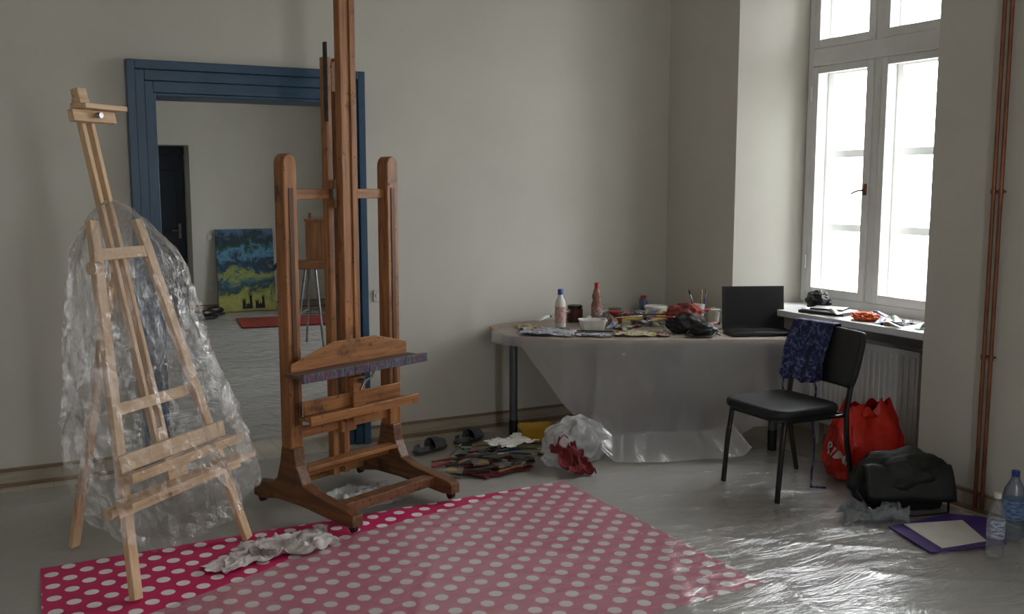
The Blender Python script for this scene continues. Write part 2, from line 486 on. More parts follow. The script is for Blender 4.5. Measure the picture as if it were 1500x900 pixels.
# ------------------------------------------------------------------ floor coverings
def sheet(name, poly_fn, nu, nv, z, amp, mat, label, cat, seed, sc=3.0, crease=0.0, ang=.6, zfn=None):
    g = MB()
    ca_, sa2 = math.cos(ang), math.sin(ang)
    def f(u, v):
        x, y = poly_fn(u, v)
        hh = max(0, rdg(x, y, 0, sc, seed)) ** 3 * amp + abs(fn3(x, y, 0, sc * 3, seed + 5)) * amp * .5
        if crease:
            a = x * ca_ + y * sa2; b = -x * sa2 + y * ca_
            hh += crease * (max(0, rdg(a * .35, b * 2.2, 0, 1.5, seed + 2)) ** 9 + max(0, rdg(a * 1.6, b * .3, 0, 1.3, seed + 7)) ** 9)
        return (x, y, (zfn(x, y) if zfn else z) + hh)
    g.grid(f, nu, nv)
    return g.build(name, mat, smooth=2, label=label, cat=cat)
M_sheet = film('floor_film', milk=.34, gloss=.36, rough=.24, bscale=5, bstr=.45, bdist=.025, f0=.045)
M_sheetf = film('next_room_floor_film', milk=.60, gloss=.5, rough=.25, bscale=4, bstr=.7, bdist=.05, f0=.06, col=(.95, .95, .96, 1))
M_sheet2 = film('cover_film', milk=.31, gloss=.15, rough=.2, bscale=6, bstr=.5, bdist=.03, f0=.035, rot=(0, 0, .6), stretch=(.5, 1.6, 1))
sheet('plastic_sheet', lambda u, v: (-1.2 + u * 5.45, 1.2 + v * 4.6), 160, 140, .002, .002, M_sheet,
      'clear plastic dust sheet spread over the floorboards', 'plastic sheet', 3.3)
sheet('plastic_sheet', lambda u, v: (-.6 + u * 4.8, 6.3 + v * 6.6), 120, 160, .002, .003, M_sheetf,
      'clear plastic dust sheet covering the floor of the next room', 'plastic sheet', 13.3, crease=.005)

def dots_mat():
    m, nt, out = new_mat('pink_polka_dot_cloth')
    v = coords(nt, (1, 1, 1), 'Object', (0, 0, math.radians(45)))
    sc = nt.nodes.new('ShaderNodeVectorMath'); sc.operation = 'SCALE'; sc.inputs['Scale'].default_value = 1 / .098
    nt.links.new(v, sc.inputs[0])
    fr = nt.nodes.new('ShaderNodeVectorMath'); fr.operation = 'FRACTION'; nt.links.new(sc.outputs[0], fr.inputs[0])
    sb = nt.nodes.new('ShaderNodeVectorMath'); sb.operation = 'SUBTRACT'; sb.inputs[1].default_value = (.5, .5, 0)
    nt.links.new(fr.outputs[0], sb.inputs[0])
    ml = nt.nodes.new('ShaderNodeVectorMath'); ml.operation = 'MULTIPLY'; ml.inputs[1].default_value = (1, 1, 0)
    nt.links.new(sb.outputs[0], ml.inputs[0])
    ln = nt.nodes.new('ShaderNodeVectorMath'); ln.operation = 'LENGTH'; nt.links.new(ml.outputs[0], ln.inputs[0])
    colr = ramp(nt, ln.outputs['Value'], [(.275, c(240, 234, 234)), (.295, c(202, 36, 98))])
    b = principled(nt, None, .55); nt.links.new(colr, b.inputs['Base Color'])
    nt.links.new(b.outputs[0], out.inputs['Surface'])
    return m
def clothpt(u, v):
    c0, c1, c2, c3 = (.03, 4.53), (2.67, 4.59), (2.70, 2.98), (.0, 2.85)
    x = (c0[0] * (1 - u) + c1[0] * u) * (1 - v) + (c3[0] * (1 - u) + c2[0] * u) * v
    y = (c0[1] * (1 - u) + c1[1] * u) * (1 - v) + (c3[1] * (1 - u) + c2[1] * u) * v
    return x, y
sheet('polka_dot_cloth', clothpt, 100, 70, .006, .003, dots_mat(),
      'magenta oilcloth with white polka dots spread on the floor', 'tablecloth', 1.3)
def coverpt(u, v):
    e = [(.02, 3.70), (.43, 3.83), (1.3, 4.27), (2.67, 4.61), (4.28, 4.62)]
    x = .02 + u * 4.2
    for (x0, y0), (x1, y1) in zip(e, e[1:]):
        if x <= x1 + 1e-6:
            yt = y0 + (y1 - y0) * (x - x0) / (x1 - x0); break
    return x, yt + (1.6 - yt) * v + .03 * fn3(x, v, 0, 4, 2) * (1 - v)
def coverz(x, y):
    t_ = min(1, max(0, (x - 2.68) / .12))
    return .0125 - .006 * t_
sheet('plastic_sheet', coverpt, 240, 170, .012, .002, M_sheet2,
      'milky plastic dust sheet lying over the polka dot cloth and floor', 'plastic sheet', 8.1, 2.2, crease=.007, ang=-.5, zfn=coverz)

# ------------------------------------------------------------------ pine lyre easel (A)
A = root('lyre_easel', 'pale pine lyre easel wrapped in clear plastic', 'easel', (.63, 4.225, .014), math.radians(42.2))
k = .235
def ap(x, z, dy=0): return (x, k * z + dy, z)
MB().beam(ap(-.365, 0), ap(-.13, 1.49), .048, .03).build('leg', W_pz, A, bevel=.004)
MB().beam(ap(.365, 0), ap(.13, 1.49), .048, .03).build('leg', W_pz, A, bevel=.004)
rl = MB(); rl.beam((0, .80 - .12, 0), (0, .36, 1.32), .05, .026); rl.build('leg', W_pz, A, bevel=.004, label='rear pine prop leg')
m_ = MB()
for sx in (-.026, .026): m_.beam(ap(sx, .5, .035), ap(sx, 2.0, .035), .022, .03)
m_.beam(ap(0, .52, .035), ap(0, .6, .035), .06, .028); m_.beam(ap(0, 1.92, .035), ap(0, 1.99, .035), .06, .028)
m_.build('mast', W_pz, A, bevel=.003)
MB().beam(ap(-.16, 1.35, .0), ap(.16, 1.35, 0), .05, .022, side=(0, .2, 1)).build('crossbar', W_px, A, bevel=.003)
MB().beam(ap(-.25, .72, .03), ap(.25, .72, .03), .05, .022, side=(0, .2, 1)).build('crossbar', W_px, A, bevel=.003)
tr = MB()
tr.beam(ap(-.33, .53, -.035), ap(.33, .53, -.035), .07, .022, side=(0, .2, 1))
tr.beam(ap(-.36, .48, -.075), ap(.36, .48, -.075), .018, .09, side=(0, 0, 1))
tr.beam(ap(-.36, .495, -.115), ap(.36, .495, -.115), .035, .018, side=(0, 0, 1))
tr.build('canvas_tray', W_px, A, bevel=.003)
tr = MB()
tr.beam(ap(-.39, .36, -.03), ap(.39, .36, -.03), .055, .022, side=(0, .2, 1))
tr.beam(ap(-.40, .40, -.085), ap(.40, .40, -.085), .02, .09, side=(0, 0, 1))
tr.beam(ap(-.10, .42, -.05), ap(.02, .42, -.05), .16, .02, side=(0, .2, 1))
tr.build('lower_ledge', W_px, A, bevel=.003)
cl = MB()
cl.beam(ap(-.12, 1.925, -.01), ap(.12, 1.925, -.01), .05, .03, side=(0, .2, 1))
cl.beam(ap(-.10, 1.965, -.04), ap(.14, 1.965, -.04), .022, .085, side=(0, 0, 1))
cl.beam(ap(-.035, 1.90, .0), ap(-.035, 2.04, .0), .05, .04)
cl.build('top_clamp', W_px, A, bevel=.003)
for (x, z, dy) in ((0.0, 1.93, -.035), (0, .60, -.03)):
    q = ap(x, z, dy); MB().cyl(q, (q[0], q[1] - .025, q[2]), .012).build('clamp_knob', M_steel, A, smooth=True)
MB().cyl((-.42, .07, .36), (-.36, .07, .36), .024).build('wooden_knob', W_px, A, smooth=True)
MB().cyl((-.2, .3, 1.30), (-.16, .3, 1.30), .028).build('wooden_knob', W_px, A, smooth=True)

# crumpled film: creased facets like real cellophane
M_wrap = film('wrap_film', milk=.05, gloss=.20, rough=.13, bscale=12, bstr=.6, bdist=.03, stretch=(1.3, 1.3, .5), f0=.12)
g = MB()
rw = random.Random(11)
def wrap(u, v):
    a = u * 2 * pi + rw.uniform(-.012, .012)
    z = 1.57 - v * (1.12 - .24 * math.sin(a + .6))
    fr = min(1, v * 5) ** .6
    rx = (.14 + .21 * v) * fr + .02; ry = (.11 + .13 * v) * fr + .02
    x = math.cos(a) * rx; y = math.sin(a) * ry
    n1 = fn3(math.cos(a) * 1.5, math.sin(a) * 1.5, z * 1.6, 1.3, 4)
    n2 = rdg(math.cos(a) * 1.2, math.sin(a) * 1.2, z * .5, 2.6, 9)
    n3 = rdg(math.cos(a) * 1.2, math.sin(a) * 1.2, z * .9 + a * .3, 6.0, 2)
    kx = 1 + .22 * n1 + .14 * n2 + .10 * n3 + rw.uniform(-.022, .022)
    x *= kx; y *= kx
    if x < 0: x *= 1.12
    return (x, k * z - .005 + y, z + .06 * n1 * v + .04 * v * n3 + rw.uniform(-.006, .006))
g.grid(wrap, 120, 62, wrap=True)
g.build('plastic_wrap', M_wrap, smooth=False, loc=(.63, 4.225, .012), rot=(0, 0, math.radians(42.2)),
        label='crinkled clear plastic film draped over the pine easel', cat='plastic wrap')

# ------------------------------------------------------------------ studio easel (B)
B = root('studio_easel', 'heavy brown wooden H-frame studio easel with paint-stained shelf', 'easel', (1.495, 4.855, .018), math.radians(22.3))
prof = [(.30, .035), (.30, .10), (.27, .118), (.15, .13), (.095, .17), (.065, .26), (.05, .34), (-.05, .34), (-.065, .25), (-.11, .165), (-.2, .135), (-.44, .105), (-.49, .09), (-.49, .035), (-.42, .03), (-.1, .055), (.1, .055), (.23, .03)]
for sx in (-1, 1):
    MB().extrude([(sx * .33 - .032, y, z) for y, z in prof], (.064, 0, 0)).build('runner', W_by, B, bevel=.006)
    n = 8
    top = [(sx * .33 + .038 * math.cos(t), 0, 1.735 + .05 * math.sin(t)) for t in [pi * i / n for i in range(n + 1)]]
    poly = [(sx * .33 + .038, 0, .335)] + top + [(sx * .33 - .038, 0, .335)]
    po = MB(); po.extrude([(x, -.04, z) for x, y, z in poly], (0, .08, 0))
    po.build('upright_post', W_bz, B, bevel=.006)
    MB().bb(sx * .33 - .012, sx * .33 + .012, -.0445, -.0395, .45, 1.62).build('slot_strip', wood('dark_slot%d' % sx, c(110, 66, 34), c(90, 52, 26), c(66, 38, 20), 'z'), B)
    for y in (-.455, .265):
        cs = MB(); cs.cyl((sx * .33 - .012, y, .022), (sx * .33 + .012, y, .022), .021, n=20); cs.bb(sx * .33 - .02, sx * .33 + .02, y - .006, y + .006, .022, .04)
        cs.build('castor', M_black, B, smooth=True)
MB().beam((-.30, 0, 1.59), (.30, 0, 1.59), .05, .028, side=(0, 0, 1)).build('top_crossbar', W_bx, B, bevel=.004)
MB().beam((-.30, 0, .40), (.30, 0, .40), .055, .03, side=(0, 0, 1)).build('crossbar', W_bx, B, bevel=.004)
b = MB(); b.beam((-.30, .0, .20), (.30, .0, .20), .06, .03, side=(0, 0, 1)); b.beam((-.30, -.045, .225), (.30, -.045, .225), .022, .075, side=(0, 0, 1)); b.build('crossbar', W_bx, B, bevel=.004)
MB().beam((-.30, -.33, .085), (.30, -.33, .085), .05, .07, side=(0, 0, 1)).build('base_stretcher', W_by, B, bevel=.004)
MB().beam((-.30, .22, .085), (.30, .22, .085), .05, .05, side=(0, 0, 1)).build('base_stretcher', W_bx, B, bevel=.004)
b = MB(); b.bb(-.05, -.013, -.09, -.045, .42, 2.78); b.bb(.013, .05, -.09, -.045, .42, 2.78); b.bb(-.013, .013, -.082, -.047, .42, 2.78)
b.build('mast', W_bz, B, bevel=.004)
b = MB(); b.bb(-.055, -.018, .02, .065, .12, 2.27); b.bb(.018, .055, .02, .065, .12, 2.27); b.bb(-.06, .06, -.043, .018, 1.52, 1.66); b.bb(-.05, .05, -.043, .018, .36, .44); b.bb(-.018, .018, .022, .06, 2.1, 2.25)
b.build('rear_mast', W_bz, B, bevel=.004)
MB().bb(-.078, -.06, -.055, -.025, 1.56, 1.62).build('metal_bracket', M_steel, B, bevel=.002)
MB().bb(.06, .078, -.055, -.025, 1.56, 1.62).build('metal_bracket', M_steel, B, bevel=.002)
MB().bb(-.061, -.055, .0, .03, 1.95, 2.34).build('ratchet_strip', M_dsteel, B, bevel=.002)
def spatter():
    m, nt, out = new_mat('paint_spattered_shelf')
    v = coords(nt, (26, 26, 5)); n = noise_tex(nt, v, 1.6, 5, .75, 1.0)
    colr = ramp(nt, n.outputs['Fac'], [(.3, c(26, 24, 30)), (.44, c(44, 42, 54)), (.5, c(104, 110, 130)), (.54, c(84, 44, 38)), (.6, c(40, 48, 76)), (.66, c(160, 66, 50)), (.74, c(190, 190, 200))])
    b = principled(nt, None, .5); nt.links.new(colr, b.inputs['Base Color']); nt.links.new(b.outputs[0], out.inputs['Surface'])
    return m
M_spat = spatter()
MB().bb(-.43, .385, -.215, -.088, .715, .732).build('shelf', wood('grimy_shelf', c(120, 92, 78), c(96, 76, 68), c(70, 56, 52), 'x', .5), B, bevel=.003)
MB().bb(-.43, .385, -.235, -.214, .70, .745).build('shelf_lip', M_spat, B, bevel=.003)
MB().extrude([(-.40, -.10, .733), (.36, -.10, .733), (.36, -.10, .80), (.14, -.10, .855), (-.14, -.10, .855), (-.36, -.10, .785), (-.40, -.10, .775)], (0, .009, 0)).build('shelf_backboard', W_bx, B, bevel=.002)
b = MB(); b.bb(-.36, .34, -.19, -.092, .49, .505); b.bb(-.37, .35, -.205, -.188, .478, .525); b.bb(-.33, .31, -.103, -.092, .506, .58); b.bb(-.04, .04, -.13, -.092, .43, .66)
b.build('lower_shelf', W_bx, B, bevel=.003)
b = MB(); b.cyl((0, -.13, .64), (0, -.175, .64), .012); b.tube([(0, -.17, .64), (.05, -.172, .66), (.07, -.175, .70)], .006); b.cyl((.07, -.172, .70), (.07, -.20, .70), .011)
b.tube([(0, -.17, .64), (-.03, -.172, .60)], .006)
b.build('crank_handle', M_steel, B, smooth=True)

# ------------------------------------------------------------------ table
TZ = .722
tp = [(2.72, 5.52), (2.72, 5.40), (2.78, 5.26), (2.95, 5.08), (3.19, 4.92), (3.5, 4.77), (3.8, 4.65), (4.05, 4.52), (4.18, 4.42), (4.27, 4.44), (4.29, 4.55), (4.29, 5.88), (2.90, 5.88), (2.80, 5.80)]
T = root('work_table', 'curved-front work table with grey metal legs under plastic sheeting', 'table', (3.5, 5.2, .008))
def off(poly): return [(x - 3.5, y - 5.2) for x, y in poly]
MB().prism(off(tp), TZ - .036, TZ - .008).build('tabletop', M_tabletop, T, bevel=.006)
M_leg = mottled('grey_metal_leg', c(100, 102, 108), c(88, 90, 96), .35, 10, metal=.5)
for i, (x, y) in enumerate([(2.84, 5.53), (4.16, 4.56), (3.56, 5.72), (4.18, 5.75)]):
    l = MB(); l.cyl((x - 3.5, y - 5.2, .13), (x - 3.5, y - 5.2, TZ - .037), .027, n=20)
    l.build('leg', M_leg, T, smooth=True)
    l = MB(); l.cyl((x - 3.5, y - 5.2, .0), (x - 3.5, y - 5.2, .13), .029, n=20); l.build('leg_sleeve', M_black, T, smooth=True)
MB().beam((-.62, .36, TZ - .062), (.64, -.6, TZ - .062), .03, .04, side=(0, 0, 1)).build('apron_rail', M_leg, T)
MB().beam((-.02, .53, TZ - .062), (.66, .55, TZ - .062), .03, .04, side=(0, 0, 1)).build('apron_rail', M_leg, T)

M_skirt = film('table_cover_film', milk=.37, gloss=.26, rough=.16, bscale=5, bstr=.5, bdist=.04, stretch=(1, 1, .5), f0=.04)
M_skirttop = film('table_top_film', milk=.30, gloss=.30, rough=.16, bscale=5, bstr=.5, bdist=.03, f0=.04)
path = [((2.70, 5.54), .66), ((2.70, 5.40), .66), ((2.76, 5.25), .665), ((2.94, 5.06), .34), ((3.19, 4.90), .02), ((3.5, 4.75), .012), ((3.78, 4.64), .05), ((4.04, 4.51), .25), ((4.19, 4.40), .33), ((4.285, 4.43), .36)]
def along(u):
    f = u * (len(path) - 1); i = min(int(f), len(path) - 2); t_ = f - i
    (p0, z0), (p1, z1) = path[i], path[i + 1]
    return (p0[0] + (p1[0] - p0[0]) * t_, p0[1] + (p1[1] - p0[1]) * t_), z0 + (z1 - z0) * t_
ce = (3.62, 5.75)
g = MB()
def skirt(u, v):
    (x, y), zb = along(u)
    z = TZ + .001 + (zb - TZ) * v
    dx, dy = x - ce[0], y - ce[1]; l = math.hypot(dx, dy); dx /= l; dy /= l
    drop = TZ - z
    o = .012 + .035 * drop + .05 * drop * fn3(u * 9, v * .6, 0, 1, 3) + .05 * drop * abs(fn3(u * 22, v * 1.2, 1, 1, 6))
    if zb < .1: o += .14 * max(0, v - .8) / .2 * (1 + .5 * fn3(u * 12, 0, 0, 1, 1))
    return (x + dx * o, y + dy * o, z)
g.grid(skirt, 220, 60)
def topf(u, v):
    (x, y), _ = along(u)
    dx, dy = x - ce[0], y - ce[1]; l = math.hypot(dx, dy)
    x += dx / l * .012 * (1 - v); y += dy / l * .012 * (1 - v)
    xe = 2.92 + (4.28 - 2.92) * u; ye = 5.87
    return (x + (xe - x) * v, y + (ye - y) * v, TZ + .001 + .004 * max(0, fn3(x + (xe - x) * v, y + (ye - y) * v, 0, 9, 4)))
g.grid(topf, 160, 60, m=1)
g.build('plastic_cover', [M_skirt, M_skirttop], smooth=2, label='milky plastic sheet draped over the table and hanging to the floor', cat='plastic sheet')

# ------------------------------------------------------------------ chair
C = root('office_chair', 'black upholstered visitor chair with black tube frame', 'chair', (3.70, 3.95, .014))
def rr(poly_w, poly_d, r, n=6):
    pts = []
    for cx, cy, a0 in ((poly_w / 2 - r, poly_d / 2 - r, 0), (-poly_w / 2 + r, poly_d / 2 - r, pi / 2), (-poly_w / 2 + r, -poly_d / 2 + r, pi), (poly_w / 2 - r, -poly_d / 2 + r, 1.5 * pi)):
        for i in range(n + 1):
            a = a0 + pi / 2 * i / n; pts.append((cx + r * math.cos(a), cy + r * math.sin(a)))
    return pts
s = MB(); s.extrude([(x - .04, y, .435) for x, y in rr(.46, .47, .09)], (0, 0, .05)); s.build('seat', M_fabric, C, bevel=.02, seg=4, smooth=2)
s = MB(); s.extrude([(x - .04, y, .42) for x, y in rr(.43, .44, .08)], (0, 0, .015)); s.build('seat_shell', M_black, C, bevel=.003)
def back(u, v):
    y = (u - .5) * .50; z = .56 + v * .30
    x = .225 + (z - .56) * .28 + .03 * (1 - (2 * u - 1) ** 2)
    e = abs(2 * v - 1) ** 4 * .045
    y *= 1 - e * 2
    return (x, y, z)
g = MB(); g.grid(back, 24, 16); bk = g.build('backrest', M_fabric, C, smooth=2, solid=.035, bevel=.012, seg=3)
R_ = .0125
for sy in (-1, 1):
    MB().tube([(-.245, sy * .215, 0), (-.225, sy * .212, .25), (-.205, sy * .205, .41), (-.18, sy * .2, .428)], R_, 12, sq=1.3).build('leg', M_blackmetal, C, smooth=True)
    MB().tube([(.29, sy * .215, 0), (.235, sy * .215, .25), (.215, sy * .218, .43), (.235, sy * .22, .56), (.29, sy * .215, .72), (.31, sy * .2, .80)], R_, 12, sq=1.3).build('leg', M_blackmetal, C, smooth=True, label='rear leg rising into the backrest support')
s = MB(); s.tube([(-.19, -.2, .415), (-.19, .2, .415)], .011); s.tube([(.21, -.215, .415), (.21, .215, .415)], .011)
s.tube([(-.19, -.19, .415), (.21, -.215, .415)], .011); s.tube([(-.19, .19, .415), (.21, .215, .415)], .011)
s.build('seat_frame', M_blackmetal, C, smooth=True)
def blue_cloth():
    m, nt, out = new_mat('tie_dye_blue_cloth')
    n = noise_tex(nt, coords(nt, (1, 1, 1)), 22, 4, .65, 1.5)
    colr = ramp(nt, n.outputs['Fac'], [(.38, c(22, 25, 58)), (.52, c(38, 44, 92)), (.62, c(104, 112, 150)), (.7, c(50, 56, 100))])
    b = principled(nt, None, .85); nt.links.new(colr, b.inputs['Base Color']); nt.links.new(b.outputs[0], out.inputs['Surface'])
    return m
M_bc = blue_cloth()
def drape(u, v):
    y = -.02 + u * .28
    s_ = v * 2 - 1
    ztop = .875
    ln = .33 + .05 * fn3(u * 4, v, 0, 1, 3) + .05 * math.sin(u * 3)
    if s_ > 0: ln = .22
    a = abs(s_)
    z = ztop - max(0, a - .08) * ln
    side = -1 if s_ < 0 else 1
    base = .225 + (z - .56) * .28 + .03 * (1 - (y * 4) ** 2)
    o = .026 + .012 * math.sin(u * 19 + 2 * a) * a + .02 * abs(fn3(u * 6, v * 3, 0, 1, 5))
    x = base + side * o * min(1, a / .08 + .05)
    return (x, y + .02 * fn3(v * 4, u * 2, 0, 1, 8) * (1 + a), z)
g = MB(); g.grid(drape, 50, 60)
BC = root('blue_cloth', 'navy blue patterned apron hanging over the chair back with strings', 'apron', (3.70, 3.95, .014))
g.build('apron_cloth', M_bc, BC, smooth=2, solid=.003)
def strg(x0, y0, z0, z1, sd):
    return [(x0 + .02 * fn3(i * .4, sd, 0, 1, sd), y0 + .03 * fn3(i * .35, sd + 3, 0, 1, sd), z0 + (z1 - z0) * i / 14) for i in range(15)]
MB().tube(strg(.235, .03, .60, .04, 1) + [(.20, .0, .012), (.10, -.10, .006), (.16, -.15, .006)], .006, 6).build('apron_string', M_bc, BC, smooth=2)
MB().tube(strg(.19, .235, .62, .26, 2), .006, 6).build('apron_string', M_bc, BC, smooth=2)

# ------------------------------------------------------------------ laptop
LP = root('laptop', 'open black laptop with a dark screen on the table', 'laptop', (4.10, 4.585, TZ + .005), math.radians(-22))
MB().bb(-.20, .20, 0, .225, .0, .02).build('laptop_base', M_black, LP, bevel=.004)
kb = MB()
for r_ in range(5):
    for q in range(14): kb.bb(-.17 + q * .0243, -.17 + q * .0243 + .02, .09 + r_ * .025, .09 + r_ * .025 + .02, .02, .023)
kb.bb(-.05, .05, .02, .075, .0198, .0206)
kb.build('keyboard', mottled('key_plastic', c(36, 36, 40), None, .5, 20), LP)
sc_ = MB(); sc_.box(0, .240, .150, .405, .012, .272, rot=(-.10, 0, 0)); sc_.build('screen_lid', M_black, LP, bevel=.004)
sc_ = MB(); sc_.box(0, .2335, .154, .372, .002, .226, rot=(-.10, 0, 0)); sc_.build('screen', mottled('dark_screen', c(10, 11, 14), c(9, 10, 12), .35, 4), LP)
ms = MB(); ms.box(0, 0, .014, .06, .1, .026); ms.build('computer_mouse', M_black, None, bevel=.01, seg=4, smooth=True, loc=(4.235, 4.475, TZ + .005), rot=(0, 0, -.6), label='small black computer mouse on the table', cat='mouse')

# ------------------------------------------------------------------ generic small things
def bottle(name, label, loc, h, r, prof, mats, parts, cat='bottle', rz=0):
    b = root(name, label, cat, loc, rz)
    for nm, pr, mt in parts:
        m = MB(); m.lathe([(rr_ * r, zz * h) for rr_, zz in pr], n=28); m.build(nm, mt, b, smooth=True)
    return b
M_wplast = mottled('white_plastic', c(218, 216, 208), c(200, 198, 190), .4, 20)
M_bluecap = mottled('blue_cap', c(36, 70, 150), None, .4, 20)
M_redcap = mottled('red_cap', c(170, 30, 30), None, .4, 20)
M_orange = mottled('orange_plastic', c(220, 96, 40), None, .5, 20)
M_darkliq = mottled('brown_ceramic', c(96, 52, 42), c(70, 36, 30), .3, 14)
def label_mat(name, a, b_, sc=30):
    return mottled(name, a, b_, .5, sc, stretch=(1, 1, 3))
Z0 = TZ + .006
bottle('paint_bottle', 'white plastic bottle with printed label and blue cap', (3.17, 5.50, Z0), .25, .036, None, None, [
    ('bottle_body', [(.9, 0), (1, .02), (1, .60), (.85, .70), (.5, .78), (.42, .86)], M_wplast),
    ('bottle_label', [(1.02, .12), (1.02, .55)], label_mat('label_red_white', c(210, 200, 196), c(170, 80, 70), 60)),
    ('cap', [(.5, .86), (.5, .98), (.46, 1.0)], M_bluecap)])
bottle('paint_bottle', 'brownish plastic bottle with mottled label and red cap', (3.50, 5.58, Z0), .27, .038, None, None, [
    ('bottle_body', [(.9, 0), (1, .02), (1, .45), (.75, .55), (.9, .66), (.6, .80), (.45, .86)], mottled('amber_plastic', c(150, 112, 96), c(96, 50, 42), .4, 30)),
    ('bottle_label', [(1.02, .10), (1.02, .42)], label_mat('label_dark', c(190, 170, 160), c(110, 50, 50), 50)),
    ('cap', [(.42, .86), (.42, .98), (.38, 1.0)], M_redcap)])
bottle('glass_jar', 'brown glass jar with dark lid among the paints', (3.40, 5.70, Z0), .11, .055, None, None, [
    ('jar_body', [(.9, 0), (1, .05), (1, .75), (.85, .82)], M_darkliq), ('jar_lid', [(.92, .82), (.92, .98), (.88, 1.0)], M_black)], 'jar')
bottle('glass_jar', 'small amber jar with a red lid', (3.56, 5.44, Z0), .09, .045, None, None, [
    ('jar_body', [(.9, 0), (1, .05), (1, .75), (.85, .82)], M_darkliq), ('jar_lid', [(.92, .82), (.92, .98), (.88, 1.0)], M_redcap)], 'jar')
def tub(name, label, loc, w_, d_, h_, mat, rz, cat='tub'):
    t = MB()
    def ring(sw, z, r): return [(x, y, z) for x, y in rr(w_ * sw, d_ * sw, r, 4)]
    loops = [ring(.82, 0, .02), ring(1, h_, .025), ring(1.06, h_, .028), ring(1.06, h_ - .008, .028), ring(1.0, h_ - .008, .025)]
    inner = [ring(.97, h_, .023), ring(.79, .005, .018)]
    L0 = loops[0]; n = len(L0)
    def strip(a, b): t.add(a + b, [(i, (i + 1) % n, n + (i + 1) % n, n + i) for i in range(n)])
    strip(loops[0], loops[1]); strip(loops[1], loops[2]); strip(loops[2], loops[3]); strip(inner[0], loops[1]); strip(inner[0], inner[1])
    t.add(L0, [tuple(range(n))]); t.add(inner[1], [tuple(range(n))])
    return t.build(name, mat, loc=loc, rot=(0, 0, rz), label=label, cat=cat, smooth=True)
tub('plastic_tub', 'white plastic food tub on the work table', (3.27, 5.26, Z0), .17, .12, .075, M_wplast, -.4)
tub('yellow_box', 'small yellow plastic crate on the floor by the wall', (2.95, 5.42, .012), .22, .15, .10, mottled('yellow_plastic', c(228, 180, 50), None, .4, 10), -.3, 'box')
M_cream = mottled('cream_plastic', c(216, 208, 160), c(190, 170, 60), .4, 12, stretch=(1, 1, 4))
bottle('plastic_bucket', 'cream and yellow lidded plastic tub', (3.93, 5.50, Z0), .10, .075, None, None, [('tub_body', [(.88, 0), (1, .8)], M_cream), ('tub_lid', [(1.06, .8), (1.06, .95), (1, 1.0)], M_wplast)], 'tub')
bottle('plastic_cup', 'clear white plastic cup holding brushes', (4.14, 5.30, Z0), .12, .042, None, None, [('cup_body', [(.75, 0), (1, .95), (1.05, 1.0)], M_wplast)], 'cup')
bottle('plastic_cup', 'white plastic cup standing near the laptop', (4.16, 5.16, Z0), .10, .042, None, None, [('cup_body', [(.75, 0), (1, .95), (1.05, 1.0)], M_wplast)], 'cup')
bottle('spray_can', 'small red-capped tin standing among paints', (3.95, 5.68, Z0), .15, .03, None, None, [('can_body', [(1, 0), (1, .8), (.7, .88)], mottled('can_blue', c(80, 90, 120), None, .3, 10, metal=.3)), ('cap', [(.7, .88), (.7, 1)], M_redcap)], 'can')
bottle('glass_jar', 'low green-labelled jar with metal lid on the table', (3.70, 5.66, Z0), .08, .05, None, None, [
    ('jar_body', [(.9, 0), (1, .05), (1, .75), (.85, .82)], mottled('green_label', c(90, 120, 70), c(190, 190, 170), .4, 20)), ('jar_lid', [(.92, .82), (.92, .98), (.88, 1.0)], M_steel)], 'jar')
bottle('glass_jar', 'small white jar with white lid among the tubes', (4.06, 5.54, Z0), .07, .045, None, None, [
    ('jar_body', [(.9, 0), (1, .05), (1, .75), (.85, .82)], M_wplast), ('jar_lid', [(.92, .82), (.92, .98), (.88, 1.0)], M_wplast)], 'jar')

M_ferr = mottled('ferrule', c(170, 165, 150), None, .3, 30, metal=.8)
def brush(label, loc, rot, length, width, hmat, bmat, group, round_=False):
    b = root('paint_brush', label, 'paintbrush', loc, rot=rot, group=group)
    L1 = length * .62
    if round_:
        MB().tube([(0, 0, 0), (L1 * .3, 0, 0), (L1 * .8, 0, 0), (L1, 0, 0)], [.003, .005, .006, .005], 10).build('brush_handle', hmat, b, smooth=True)
        MB().cyl((L1, 0, 0), (L1 + .035, 0, 0), .0055, .005, 12).build('ferrule', M_ferr, b, smooth=True)
        MB().tube([(L1 + .035, 0, 0), (L1 + .05, 0, 0), (L1 + .07, 0, 0)], [.006, .007, .002], 10).build('bristles', bmat, b, smooth=True)
    else:
        hw = width * .22
        pts = [(0, -hw), (0, hw), (L1 * .5, hw * .8), (L1 * .85, hw * .9), (L1, width * .5), (L1, -width * .5), (L1 * .85, -hw * .9), (L1 * .5, -hw * .8)]
        MB().extrude([(x, y, -.006) for x, y in pts], (0, 0, .012)).build('brush_handle', hmat, b, bevel=.003)
        MB().bb(L1, L1 + length * .13, -width * .52, width * .52, -.008, .008).build('ferrule', M_ferr, b, bevel=.002)
        q = MB(); e = L1 + length * .13
        q.extrude([(e, -width * .5, -.007), (e, width * .5, -.007), (length, width * .54, -.003), (length, -width * .54, -.003)], (0, 0, .012)); q.build('bristles', bmat, b, bevel=.002)
    return b
HM = [mottled('handle_red', c(150, 40, 36), None, .4, 10), mottled('handle_black', c(30, 30, 32), None, .4, 10), mottled('handle_bare_wood', c(150, 112, 74), None, .5, 10), mottled('handle_green', c(40, 80, 60), None, .4, 10), mottled('handle_blue', c(40, 70, 130), None, .4, 10), mottled('handle_dark', c(60, 50, 46), None, .4, 10)]
BM = [mottled('bristle_dark', c(40, 34, 30), None, .9, 60), mottled('bristle_pale', c(160, 140, 104), None, .9, 60), mottled('bristle_grey', c(110, 110, 106), None, .9, 60)]
G = 'brushes and tools piled on the floor'
hn = ['red', 'black', 'bare wood', 'green', 'blue', 'dark brown']
